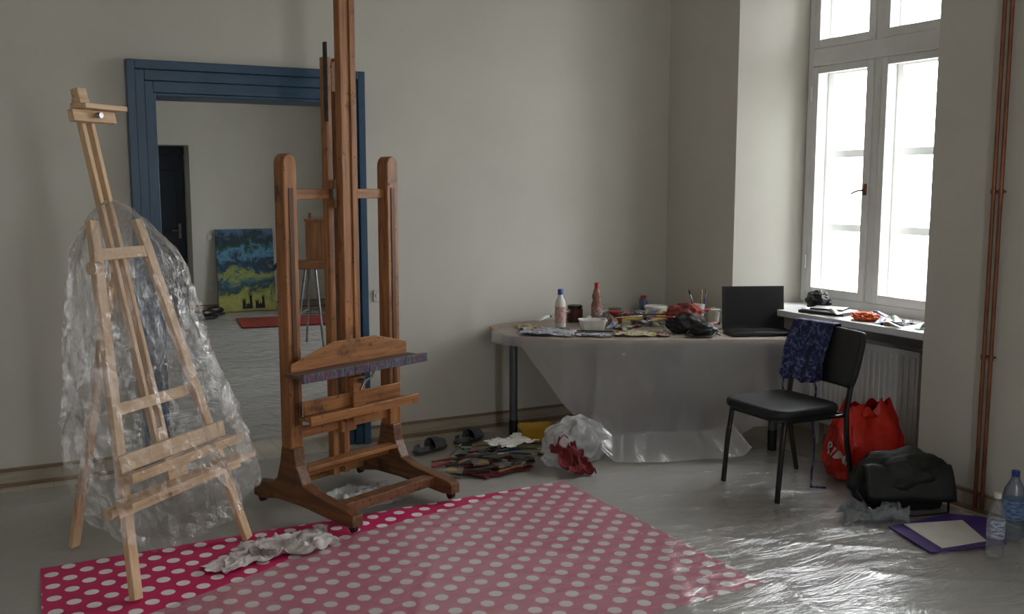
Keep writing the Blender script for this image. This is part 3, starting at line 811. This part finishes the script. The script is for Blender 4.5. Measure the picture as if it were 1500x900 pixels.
spots = [(2.10, 5.12, .3), (2.16, 5.06, -.2), (2.22, 5.02, .55), (2.30, 5.10, 1.1), (2.36, 4.96, -.1), (2.24, 4.90, .1), (2.34, 5.20, .0), (2.46, 5.10, .4), (2.40, 4.86, .35), (2.46, 5.00, -.35), (2.52, 5.12, .1), (2.46, 4.80, .45), (2.14, 5.22, .15), (2.34, 4.84, 2.6), (2.62, 5.28, 2.9)]
for i, (x, y, a) in enumerate(spots):
    hm = i % 6; w_ = [.05, .07, .04, .06][i % 4]
    brush('%s-handled flat paintbrush lying in the pile on the floor' % hn[hm], (x, y, .026 + .017 * (i % 4)), (0, 0, a), .22 + .03 * (i % 3), w_, HM[hm], BM[i % 3], G)
for i in range(8):
    hm = (i * 2 + 1) % 6
    brush('%s-handled thin round paintbrush in the pile on the floor' % hn[hm], (2.12 + .06 * i, 5.0 + .05 * math.sin(i * 2.1), .092 + .012 * (i % 3)), (0, 0, .9 * math.sin(i * 1.7)), .3, 0, HM[hm], BM[i % 3], G, True)

def blob(name, label, cat, loc, sx, sy, sz, mat, seed, amp=.3, sc=3.0, rz=0, parent=None, sub=5, pinch=0.0, fold=0.0, fsc=2.6):
    bm = bmesh.new(); bmesh.ops.create_icosphere(bm, subdivisions=sub, radius=1)
    for v in bm.verts:
        p = v.co.copy()
        d_ = 1 + amp * (rdg(p.x, p.y, p.z, sc, seed) - .6) + amp * .5 * fn3(p.x, p.y, p.z, sc * 2.7, seed + 3)
        if fold:
            d_ += fold * (rdg(p.x, p.y, p.z * .5, sc * fsc, seed + 9) - .5)
        q = p * d_
        if pinch:
            f_ = 1 - pinch * max(0, q.z) ** 1.3
            q.x *= f_; q.y *= f_
        z = (q.z + .75) / 1.6
        v.co = Vector((q.x * sx / 2, q.y * sy / 2, max(0, z) * sz))
    me = bpy.data.meshes.new(name); bm.to_mesh(me); bm.free()
    me.materials.append(mat)
    me.polygons.foreach_set('use_smooth', [True] * len(me.polygons))
    ob = bpy.data.objects.new(name, me); COL.objects.link(ob)
    ob.location = loc; ob.rotation_euler = (0, 0, rz)
    if parent: ob.parent = parent
    if label: ob['label'] = label
    if cat: ob['category'] = cat
    return ob
def rag_sheet(name, label, cat, cx, cy, z, w_, d_, amp, mat, seed, rz=0, n=70, shape=None):
    g = MB()
    def f(u, v):
        x = (u - .5) * w_; y = (v - .5) * d_
        ex = 1 + .2 * fn3(u * 3, v * 3, 0, 1, seed)
        hh = max(0, rdg(u * 3, v * 3, 0, 1.2, seed)) ** 2 * amp + abs(fn3(u * 9, v * 9, 0, 1, seed + 2)) * amp * .6
        if shape: hh += shape(u, v)
        return (x * ex + .03 * fn3(u * 5, v * 5, 1, 1, seed), y * ex + .03 * fn3(u * 5, v * 5, 4, 1, seed), hh)
    g.grid(f, n, n)
    return g.build(name, mat, smooth=2, loc=(cx, cy, z), rot=(0, 0, rz), label=label, cat=cat, solid=.0015)
M_rag = mottled('stained_rag', c(226, 220, 216), c(132, 116, 116), .85, 10)
rag_sheet('paint_rag', 'crumpled off-white paint rag stained grey', 'rag', 1.04, 4.265, .018, .42, .22, .032, M_rag, 5, .12)
rag_sheet('paper_sheet', 'creased white paper beside the paint rag', 'paper', .80, 4.19, .018, .26, .17, .012, mottled('smudged_paper', c(226, 218, 216), c(190, 176, 176), .8, 8), 45, .5)
rag_sheet('clear_plastic_piece', 'scrap of milky plastic under the studio easel', 'plastic scrap', 1.60, 4.78, .018, .36, .34, .03, film('scrap_film', .35, .2, .15, 20, .6, f0=.05), 9, .3)
rag_sheet('paper_sheet', 'white paper sheet lying on the tool pile', 'paper', 2.60, 5.08, .125, .26, .2, .012, M_paper, 12, .3)
rag_sheet('red_cloth', 'dark red cloth scrap under the brushes', 'cloth', 2.44, 4.98, .012, .42, .28, .008, mottled('red_fabric', c(130, 34, 36), c(80, 24, 28), .9, 14), 15, .2)

M_slip = mottled('grey_felt', c(104, 106, 112), c(84, 86, 90), .95, 60, bstr=.3)
M_sole = mottled('slipper_inside', c(70, 66, 62), None, .95, 40)
def slipper(loc, rz, label):
    s = root('slipper', label, 'slipper', loc, rz, group='pair of slippers by the wall')
    out_ = [(-.13, -.03), (-.135, .0), (-.13, .03), (-.09, .04), (0, .036), (.07, .048), (.12, .04), (.14, 0), (.12, -.04), (.07, -.05), (0, -.04), (-.09, -.04)]
    MB().extrude([(x, y, 0) for x, y in out_], (0, 0, .016)).build('sole', M_sole, s, bevel=.003)
    g = MB()
    def up(u, v):
        x = .0 + v * .142; a = pi * u
        wd = .05 * (1 - max(0, v - .55) ** 2 * 4.6); ht = .062 * (1 - v ** 3 * .6)
        return (x, math.cos(a) * wd, .014 + math.sin(a) * ht * (1 - .15 * v))
    g.grid(up, 20, 16); g.build('slipper_upper', M_slip, s, smooth=2, solid=.005)
    g = MB()
    def hl(u, v):
        a = pi / 2 + pi * u
        return (-.05 + math.cos(a) * .085, math.sin(a) * .042, .014 + v * .028)
    g.grid(hl, 16, 4); g.build('heel_rim', M_slip, s, smooth=2, solid=.006)
slipper((2.25, 5.52, .012), .45, 'grey felt slip-on slipper on the floor by the wall')
slipper((2.56, 5.62, .012), .55, 'grey felt slip-on slipper on the floor by the wall')

M_bagw = film('white_bag_film', milk=.42, gloss=.3, rough=.16, bscale=12, bstr=1.0, f0=.06)
blob('plastic_bag', 'crumpled white translucent carrier bag on the floor', 'plastic bag', (2.91, 4.88, .012), .44, .24, .25, M_bagw, 21, .22, 1.2, .1, sub=6, pinch=.25, fold=.09)
# red cloth leaning against the bag: a sloping creased sheet
rag_sheet('dark_red_cloth', 'dark red creased cloth spilling down from the white bag', 'cloth', 2.80, 4.70, .014, .17, .20, .035,
          mottled('dark_red_fabric', c(124, 34, 36), c(86, 22, 26), .9, 16), 4, .15, 60, shape=lambda u, v: .17 * (v ** 1.2) * (1 - .3 * abs(2 * u - 1)) + .012 * math.sin(u * 22) * v)

# red carrier bag
M_red = mottled('red_plastic_bag', c(210, 42, 28), c(184, 30, 20), .26, 10, bstr=.6, bdist=.02, bscale=12)
RB = root('carrier_bag', 'bulging red plastic carrier bag with white lettering', 'carrier bag', (4.22, 3.88, .012), -.1)
g = MB()
def bagf(u, v, k_=1.0):
    a = 2 * pi * u; z = v * .42
    rx = .17 * (1 + .25 * math.sin(v * pi)) * (1 - .25 * v ** 2); ry = .12 * (1 + .3 * math.sin(v * pi)) * (1 - .62 * max(0, v) ** 2.2)
    n_ = 1 + .14 * rdg(math.cos(a), math.sin(a), z * 3, 1.6, 5) + .05 * fn3(math.cos(a), math.sin(a), z * 6, 3, 2) + .08 * rdg(math.cos(a), math.sin(a), z * 2, 4, 8)
    if v < .02: n_ *= .8
    n_ *= k_
    cx, cy = math.copysign(abs(math.cos(a)) ** .8, math.cos(a)), math.copysign(abs(math.sin(a)) ** .8, math.sin(a))
    return (cy * rx * n_, cx * ry * n_, z * (1 + .16 * fn3(math.cos(a), math.sin(a), 0, 2.4, 7)))
g.grid(bagf, 110, 60, wrap=True); g.build('bag_body', M_red, RB, smooth=2)
s = MB()
s.grid(lambda u, v: (-.09 + .10 * u + .01 * fn3(u * 3, v * 3, 0, 1, 1), -.04 - .05 * v, .37 + .05 * math.sin(v * pi) * math.sin(pi * u + .2)), 16, 8)
s.build('bag_handle', M_red, RB, smooth=2, solid=.003)
cu = bpy.data.curves.new('lettering', 'FONT'); cu.body = 'RIMI'; cu.size = .085; cu.offset = .0015
tmp = bpy.data.objects.new('tmp', cu); COL.objects.link(tmp)
bpy.context.view_layer.update()
me = bpy.data.meshes.new_from_object(tmp.evaluated_get(bpy.context.evaluated_depsgraph_get()))
bpy.data.objects.remove(tmp)
bm = bmesh.new(); bm.from_mesh(me)
bmesh.ops.triangulate(bm, faces=bm.faces)
for _ in range(3):
    bmesh.ops.subdivide_edges(bm, edges=[e for e in bm.edges if e.calc_length() > .015], cuts=1)
    bmesh.ops.triangulate(bm, faces=bm.faces)
ca, sa_ = math.cos(-.5), math.sin(-.5)
for v_ in bm.verts:
    tx = v_.co.x * ca - v_.co.y * sa_; ty = v_.co.x * sa_ + v_.co.y * ca
    v_.co = Vector(bagf(.80 - tx / 1.05, .42 + ty / .42, 1.03))
bm.to_mesh(me); bm.free()
me.materials.clear(); me.materials.append(mottled('white_print', c(222, 206, 200), None, .5, 10))
lt = bpy.data.objects.new('lettering', me); COL.objects.link(lt); lt.parent = RB

# black bag
M_blk = mottled('black_nylon', c(22, 22, 24), c(15, 15, 17), .6, 30, bstr=.3)
BB = root('shoulder_bag', 'slumped black nylon shoulder bag on the floor by the wall', 'bag', (4.0, 3.42, .014), -.5)
o_ = blob('bag_body', None, None, (0, 0, 0), .52, .27, .27, M_blk, 14, .15, 1.3, 0, BB, fold=.05)
g = MB(); g.grid(lambda u, v: (-.22 + .44 * u, -.05 - .10 * v, .23 - .16 * v * v + .01 * fn3(u * 5, v * 4, 0, 1, 2)), 20, 10); g.build('bag_flap', M_blk, BB, smooth=2, solid=.008)
MB().tube([(-.22, .0, .2), (-.25, -.08, .1), (-.2, -.16, .01), (0, -.19, .008), (.18, -.15, .012), (.22, -.05, .12), (.2, .0, .2)], .011, 8, sq=.4).build('shoulder_strap', M_black, BB, smooth=2)
rag_sheet('clear_plastic_piece', 'crumpled clear plastic in front of the black bag', 'plastic scrap', 3.70, 3.32, .016, .30, .18, .06, film('scrap_film_clear', .25, .3, .12, 20, .8, c(170, 180, 188), f0=.06), 19, -.5)

M_purple = mottled('purple_card', c(74, 44, 130), None, .45, 10)
MB().prism([(3.68, 3.21), (3.58, 2.88), (3.98, 2.80), (4.24, 3.06), (4.1, 3.2)], .017, .021).build('folder', M_purple, label='purple cardboard folder lying on the floor', cat='folder')
MB().prism([(3.76, 3.19), (3.66, 2.89), (3.92, 2.86), (4.06, 3.1)], .022, .026).build('paper_stack', M_paper, label='white sheets of paper on the purple folder', cat='paper')
M_pet = film('pet_plastic', milk=.10, gloss=.4, rough=.06, bscale=20, bstr=.2, col=c(200, 214, 224), f0=.05)
M_petblue = film('pet_blue', milk=.35, gloss=.4, rough=.06, bscale=20, bstr=.2, col=c(110, 140, 170), f0=.05)
pf = [(.8, 0), (1, .03), (1, .2), (.94, .24), (1, .28), (1, .62), (.9, .72), (.45, .86), (.36, .9), (.36, .93)]
bottle('water_bottle', 'clear plastic drink bottle with pale label and white cap', (3.80, 2.73, .022), .285, .037, None, None, [
    ('bottle_body', pf, M_pet), ('bottle_label', [(1.02, .3), (1.02, .58)], label_mat('label_pale', c(196, 200, 206), c(90, 110, 150), 40)), ('cap', [(.42, .92), (.42, 1)], M_wplast)])
bottle('water_bottle', 'large bluish plastic water bottle with blue cap', (4.07, 2.84, .022), .32, .05, None, None, [
    ('bottle_body', pf, M_petblue), ('bottle_label', [(1.02, .3), (1.02, .58)], label_mat('label_blue', c(120, 150, 190), c(60, 80, 130), 40)), ('cap', [(.36, .92), (.36, 1)], M_bluecap)])

# ------------------------------------------------------------------ table clutter
def tube_paint(loc, rot, col, L_=.13, lab=None, grp='paint tubes on the work table'):
    b = root('paint_tube', lab or 'squeezed metal paint tube on the table', 'paint tube', loc, rot=rot, group=grp)
    g = MB()
    def f(u, v):
        a = 2 * pi * u; w_ = .016 + .006 * (1 - v); h_ = .014 * min(1, v * 1.3 + .08)
        return (v * L_ * .8, math.cos(a) * w_, h_ + math.sin(a) * h_)
    g.grid(f, 16, 12, wrap=True); g.build('tube_body', mottled('tube_paint', col, c(200, 200, 196), .35, 25, metal=.2), b, smooth=2)
    MB().cyl((L_ * .8, 0, .014), (L_ * .88, 0, .014), .014, .007, 14).build('tube_shoulder', M_ferr, b, smooth=True)
    MB().cyl((L_ * .88, 0, .014), (L_, 0, .014), .009, .008, 12).build('cap', M_black, b, smooth=True)
cols = [(c(180, 50, 40), 'red'), (c(60, 90, 150), 'blue'), (c(210, 180, 60), 'yellow'), (c(60, 110, 70), 'green'), (c(210, 208, 200), 'white'), (c(120, 80, 50), 'brown')]
tsp = [(3.62, 5.30, .3), (3.70, 5.44, 1.0), (3.60, 5.12, -.4), (3.78, 5.24, 2.0), (3.60, 5.74, .1), (3.84, 5.36, -.7), (3.98, 5.22, .5), (3.66, 5.22, 1.6), (3.96, 5.02, 2.6), (4.02, 5.40, 1.2), (3.34, 5.44, .9), (3.22, 5.66, .2), (3.78, 5.76, -.2), (4.05, 5.66, .3), (3.50, 5.26, -.9), (3.80, 5.58, 1.1),
       (3.08, 5.64, .4), (3.90, 5.30, .1), (4.02, 5.10, -.3), (3.62, 5.52, 2.7), (3.72, 5.14, .2), (3.46, 5.16, 1.2), (3.92, 5.40, 2.3), (4.08, 5.22, 1.9), (3.84, 5.12, 1.3), (3.30, 5.12, .7)]
for i, (x, y, a) in enumerate(tsp):
    cl_, nm = cols[i % 6]
    tube_paint((x, y, Z0 + .003 + .028 * (i % 3)), (0, 0, a), cl_, .12 + .02 * (i % 3), 'squeezed paint tube with a %s band on the table' % nm)
for i in range(11):
    hm = (i * 5 + 2) % 6
    brush('%s-handled round paintbrush lying on the work table' % hn[hm], (3.36 + .075 * i, 5.14 + .12 * math.sin(i * 2.3), Z0 + .092 + .006 * (i % 3)), (0, .0, .8 * math.sin(i * 1.9)), .28, 0, HM[hm], BM[i % 3], 'brushes on the work table', True)
for i in range(3):
    brush('thin round paintbrush standing in the cup', (4.14 + .01 * i, 5.30 - .008 * i, Z0 + .012), (0, -1.25 - .1 * i, 2.6 + 1.6 * i), .24, 0, HM[i * 2 % 6], BM[i % 3], 'brushes standing in the cup', True)
def print_mat(name, pal, sc, seed):
    m, nt, out = new_mat(name)
    v = coords(nt, (1, 1, 1)); n = noise_tex(nt, v, sc, 4, .6, 1.0 + seed)
    st = [(.3 + .4 * i / (len(pal) - 1), p) for i, p in enumerate(pal)]
    b = principled(nt, None, .4); nt.links.new(ramp(nt, n.outputs['Fac'], st, 'CONSTANT'), b.inputs['Base Color']); nt.links.new(b.outputs[0], out.inputs['Surface'])
    return m
P1 = print_mat('magazine_print', [c(90, 96, 100), c(170, 160, 60), c(200, 196, 190), c(120, 50, 60), c(90, 120, 80), c(210, 200, 180)], 16, .2)
P2 = print_mat('sketch_print', [c(110, 110, 130), c(190, 190, 196), c(150, 150, 170), c(220, 220, 220)], 22, .5)
P3 = print_mat('leaflet_print', [c(120, 130, 90), c(196, 190, 120), c(170, 120, 110), c(214, 206, 196), c(90, 90, 120)], 26, .9)
rag_sheet('magazine', 'open colourful magazine lying on the work table', 'magazine', 3.46, 5.00, Z0, .34, .20, .012, P1, 3, -.5, 30)
rag_sheet('sketch_sheet', 'crumpled printed sheet at the table edge', 'paper', 2.97, 5.30, Z0, .34, .24, .02, P2, 6, -.7, 30)
rag_sheet('newspaper', 'folded printed paper under the white tub', 'paper', 3.18, 5.09, Z0, .22, .10, .008, P2, 8, -.55, 30)
rag_sheet('leaflet', 'colourful printed leaflet on the plastic covered table', 'paper', 2.98, 5.57, Z0, .16, .18, .01, P3, 28, -.3, 30)
rag_sheet('painted_sheet', 'paint-covered paper among tubes on the table', 'paper', 3.66, 5.46, Z0, .44, .36, .008, P1, 16, .2, 30)
blob('paint_rag', 'grey paint rag crumpled on the work table', 'rag', (3.72, 5.34, Z0), .18, .13, .09, mottled('grey_rag', c(130, 128, 126), c(84, 80, 84), .9, 20), 40, .25, 1.6, fold=.1)
blob('paint_rag', 'brown and white stained rag on the work table', 'rag', (3.44, 5.36, Z0), .14, .12, .07, mottled('brown_rag', c(150, 130, 110), c(80, 60, 60), .9, 20), 42, .25, 1.6, fold=.1)
blob('paint_rag', 'pale crumpled tissue among the paints', 'rag', (3.90, 5.16, Z0), .16, .12, .08, M_rag, 44, .25, 1.6, fold=.1)
PB = root('pencil_case', 'red and black fabric pouch slumped on the table', 'pouch', (3.76, 4.93, Z0), -.5)
blob('pouch_body', None, None, (0, 0, 0), .24, .15, .12, M_blk, 51, .2, 1.3, 0, PB, fold=.06)
blob('pouch_panel', None, None, (-.01, .03, .06), .22, .12, .11, mottled('rust_red_fabric', c(160, 66, 50), c(84, 30, 26), .85, 12), 53, .2, 1.2, 0, PB, fold=.10, fsc=2.0)
CM = root('camera_case', 'small black camera case with strap on the table edge', 'case', (3.76, 4.76, Z0), -.45)
blob('case_body', None, None, (0, 0, 0), .17, .11, .08, M_black, 55, .15, 1.2, 0, CM)
MB().tube([(-.08, 0, .04), (-.12, -.03, .012), (-.06, -.08, .008), (.04, -.07, .008), (.09, 0, .04)], .005, 6).build('case_strap', M_black, CM, smooth=2)
MB().tube([(3.86, 4.72, Z0 + .004), (3.88, 4.80, Z0 + .004), (3.94, 4.84, Z0 + .004), (3.98, 4.92, Z0 + .004), (4.08, 4.95, Z0 + .004), (4.14, 5.04, Z0 + .004)], .0035, 6).build('power_cable', M_black, smooth=2, label='thin black cable lying on the table beside the laptop', cat='cable')
MB().bb(-.11, .11, -.008, .008, 0, .006).build('ruler', M_black, loc=(3.16, 5.06, Z0 + .03), rot=(0, 0, -.6), label='dark flat ruler at the front of the table', cat='ruler')

# ------------------------------------------------------------------ window sill clutter
ZS = ZN0 + .014
blob('dark_bundle', 'small crumpled black bag on the window sill', 'bag', (4.60, 4.66, ZS), .13, .16, .10, M_blk, 61, .3, 1.6, fold=.12)
MB().box(0, 0, .008, .20, .30, .016).build('notebook', mottled('navy_cover', c(44, 48, 66), None, .4, 10), loc=(4.49, 4.46, ZS), rot=(0, 0, .3), label='dark notebook on the window sill', cat='notebook', bevel=.002)
MB().box(0, 0, .004, .19, .27, .008).build('paper_stack', M_paper, loc=(4.48, 4.44, ZS + .018), rot=(0, 0, .15), label='sheets of paper on the window sill', cat='paper')
MB().box(0, 0, .005, .15, .2, .010).build('notebook', mottled('dark_cover', c(50, 46, 52), None, .4, 10), loc=(4.47, 4.43, ZS + .028), rot=(0, 0, .5), label='thin dark notebook lying on the papers', cat='notebook', bevel=.002)
blob('orange_bag', 'crumpled orange plastic bag on the window sill', 'plastic bag', (4.44, 4.12, ZS), .12, .18, .045, M_orange, 63, .3, 1.8, fold=.12)
rag_sheet('leaflet', 'creased pale leaflet on the window sill', 'paper', 4.50, 3.93, ZS, .16, .14, .012, P2, 31, .4, 30)
for i, (x, y, a) in enumerate([(4.38, 3.97, .4), (4.42, 3.86, 1.0), (4.38, 3.80, 2.2), (4.56, 4.06, 1.8), (4.40, 3.72, .2), (4.37, 4.25, 1.4)]):
    cl_, nm = cols[(i * 2 + 1) % 6]
    tube_paint((x, y, ZS + .001 + .02 * (i % 2)), (0, 0, a), cl_, .11, 'squeezed paint tube with a %s band on the window sill' % nm, 'paint tubes on the window sill')

# ------------------------------------------------------------------ next room
def painting_mat():
    m, nt, out = new_mat('abstract_landscape_paint')
    tc = nt.nodes.new('ShaderNodeTexCoord')
    n = noise_tex(nt, tc.outputs['Object'], 5.0, 6, .7, .8)
    sp = nt.nodes.new('ShaderNodeSeparateXYZ'); nt.links.new(tc.outputs['Object'], sp.inputs[0])
    ma = nt.nodes.new('ShaderNodeMath'); ma.operation = 'MULTIPLY_ADD'
    nt.links.new(n.outputs['Fac'], ma.inputs[0]); ma.inputs[1].default_value = .75; nt.links.new(sp.outputs['Z'], ma.inputs[2])
    mr = nt.nodes.new('ShaderNodeMapRange'); mr.inputs[1].default_value = .35; mr.inputs[2].default_value = 1.45
    nt.links.new(ma.outputs[0], mr.inputs[0])
    colr = ramp(nt, mr.outputs[0], [(0, c(150, 146, 90)), (.12, c(178, 176, 96)), (.22, c(150, 160, 80)), (.30, c(40, 70, 76)), (.38, c(70, 110, 130)), (.46, c(160, 172, 70)), (.54, c(30, 74, 110)), (.62, c(30, 50, 60)), (.72, c(90, 150, 190)), (.80, c(40, 80, 70)), (.88, c(20, 40, 56)), (1, c(70, 110, 140))])
    b = principled(nt, None, .5); nt.links.new(colr, b.inputs['Base Color']); nt.links.new(b.outputs[0], out.inputs['Surface'])
    return m
PT = root('painting', 'large abstract blue and green landscape canvas leaning on the wall', 'painting', (2.72, 12.93, .01), rot=(-.11, 0, 0))
MB().bb(-.37, .37, 0, .025, 0, 1.08).build('canvas', painting_mat(), PT, bevel=.002)
fg = MB()
for (x, h_, w_) in ((-.05, .16, .05), (.04, .22, .04), (.12, .14, .05), (.2, .2, .04), (.0, .1, .06), (.16, .1, .07)):
    fg.extrude([(x - w_ / 2, -.0015, .03), (x + w_ / 2, -.0015, .03), (x + w_ * .35, -.0015, h_ * .7), (x + w_ * .6, -.0015, h_ * 1.15), (x + w_ * .15, -.0015, h_ * .85), (x, -.0015, h_ * 1.2), (x - w_ * .15, -.0015, h_ * .85), (x - w_ * .6, -.0015, h_ * 1.1), (x - w_ * .35, -.0015, h_ * .7)], (0, .001, 0))
fg.build('painted_silhouettes', mottled('black_paint', c(16, 20, 24), None, .5, 10), PT)

M_rug = print_mat('red_rug_pattern', [c(130, 34, 38), c(160, 44, 44), c(100, 44, 44), c(180, 80, 60)], 9, .2)
rg = MB(); rg.bb(-.66, .66, -.42, .42, 0, .008)
rg.build('rug', M_rug, loc=(3.02, 11.70, .014), rot=(0, 0, -.12), label='red patterned woven rug on the plastic-covered floor', cat='rug', bevel=.002)
def shoe(loc, rz):
    s = root('shoe', 'black leather shoe on the floor of the next room', 'shoe', loc, rz, group='black shoes in the next room')
    MB().extrude([(x, y, 0) for x, y in [(-.13, -.03), (-.14, 0), (-.13, .03), (0, .035), (.08, .045), (.14, .02), (.14, -.02), (.08, -.045), (0, -.035)]], (0, 0, .022)).build('sole', M_black, s, bevel=.004)
    blob('shoe_upper', None, None, (0, 0, .02), .26, .085, .085, M_blackmetal, 70, .05, 1, 0, s, sub=4)
shoe((2.10, 12.38, .014), .5); shoe((2.24, 12.66, .014), .4)

E2 = root('field_easel', 'small wooden box easel on metal tripod legs', 'easel', (2.70, 9.75, .014), -.2)
for (x, y) in ((-.2, -.25), (.08, -.32), (-.05, .28)):
    MB().cyl((x, y, 0), (x * .35, y * .35, .80), .012, .014).build('leg', M_steel, E2, smooth=True)
for p0, p1 in (((-.13, -.16, .36), (.05, -.2, .36)), ((-.13, -.16, .36), (-.03, .18, .36))):
    MB().cyl(p0, p1, .006).build('leg_brace', M_steel, E2)
MB().bb(-.2, .2, -.14, .14, .80, .88).build('paint_box', wood('box_wood', c(150, 100, 62), c(126, 82, 50), c(96, 60, 38), 'x'), E2, bevel=.004)
s = MB(); s.bb(-.015, .015, .08, .10, .88, 1.36); s.bb(-.05, .2, .06, .085, .88, 1.28); s.bb(-.06, .21, .04, .09, 1.27, 1.30); s.build('canvas_holder', wood('holder_wood', c(150, 100, 62), c(126, 82, 50), c(96, 60, 38), 'z'), E2, bevel=.003)
MB().tube([(-.2, -.1, .87), (-.28, -.12, .90), (-.34, -.1, .86), (-.38, -.05, .80)], .02, 8).build('side_tray', M_black, E2, smooth=2)

# ------------------------------------------------------------------ world + camera
wd = bpy.data.worlds.new('overcast'); scene.world = wd; wd.use_nodes = True
nt = wd.node_tree; nt.nodes.clear()
o = nt.nodes.new('ShaderNodeOutputWorld'); bg = nt.nodes.new('ShaderNodeBackground')
bg.inputs['Color'].default_value = (.97, .985, 1.0, 1); bg.inputs['Strength'].default_value = 17.0
nt.links.new(bg.outputs[0], o.inputs['Surface'])

cam = bpy.data.cameras.new('camera'); co = bpy.data.objects.new('camera', cam); COL.objects.link(co)
co.location = (0, 0, 1.65); co.rotation_euler = (math.radians(90 - 7.1), 0, math.radians(-27.1))
cam.sensor_width = 36; cam.lens = 1430 / 1500 * 36; cam.clip_start = .05
scene.camera = co
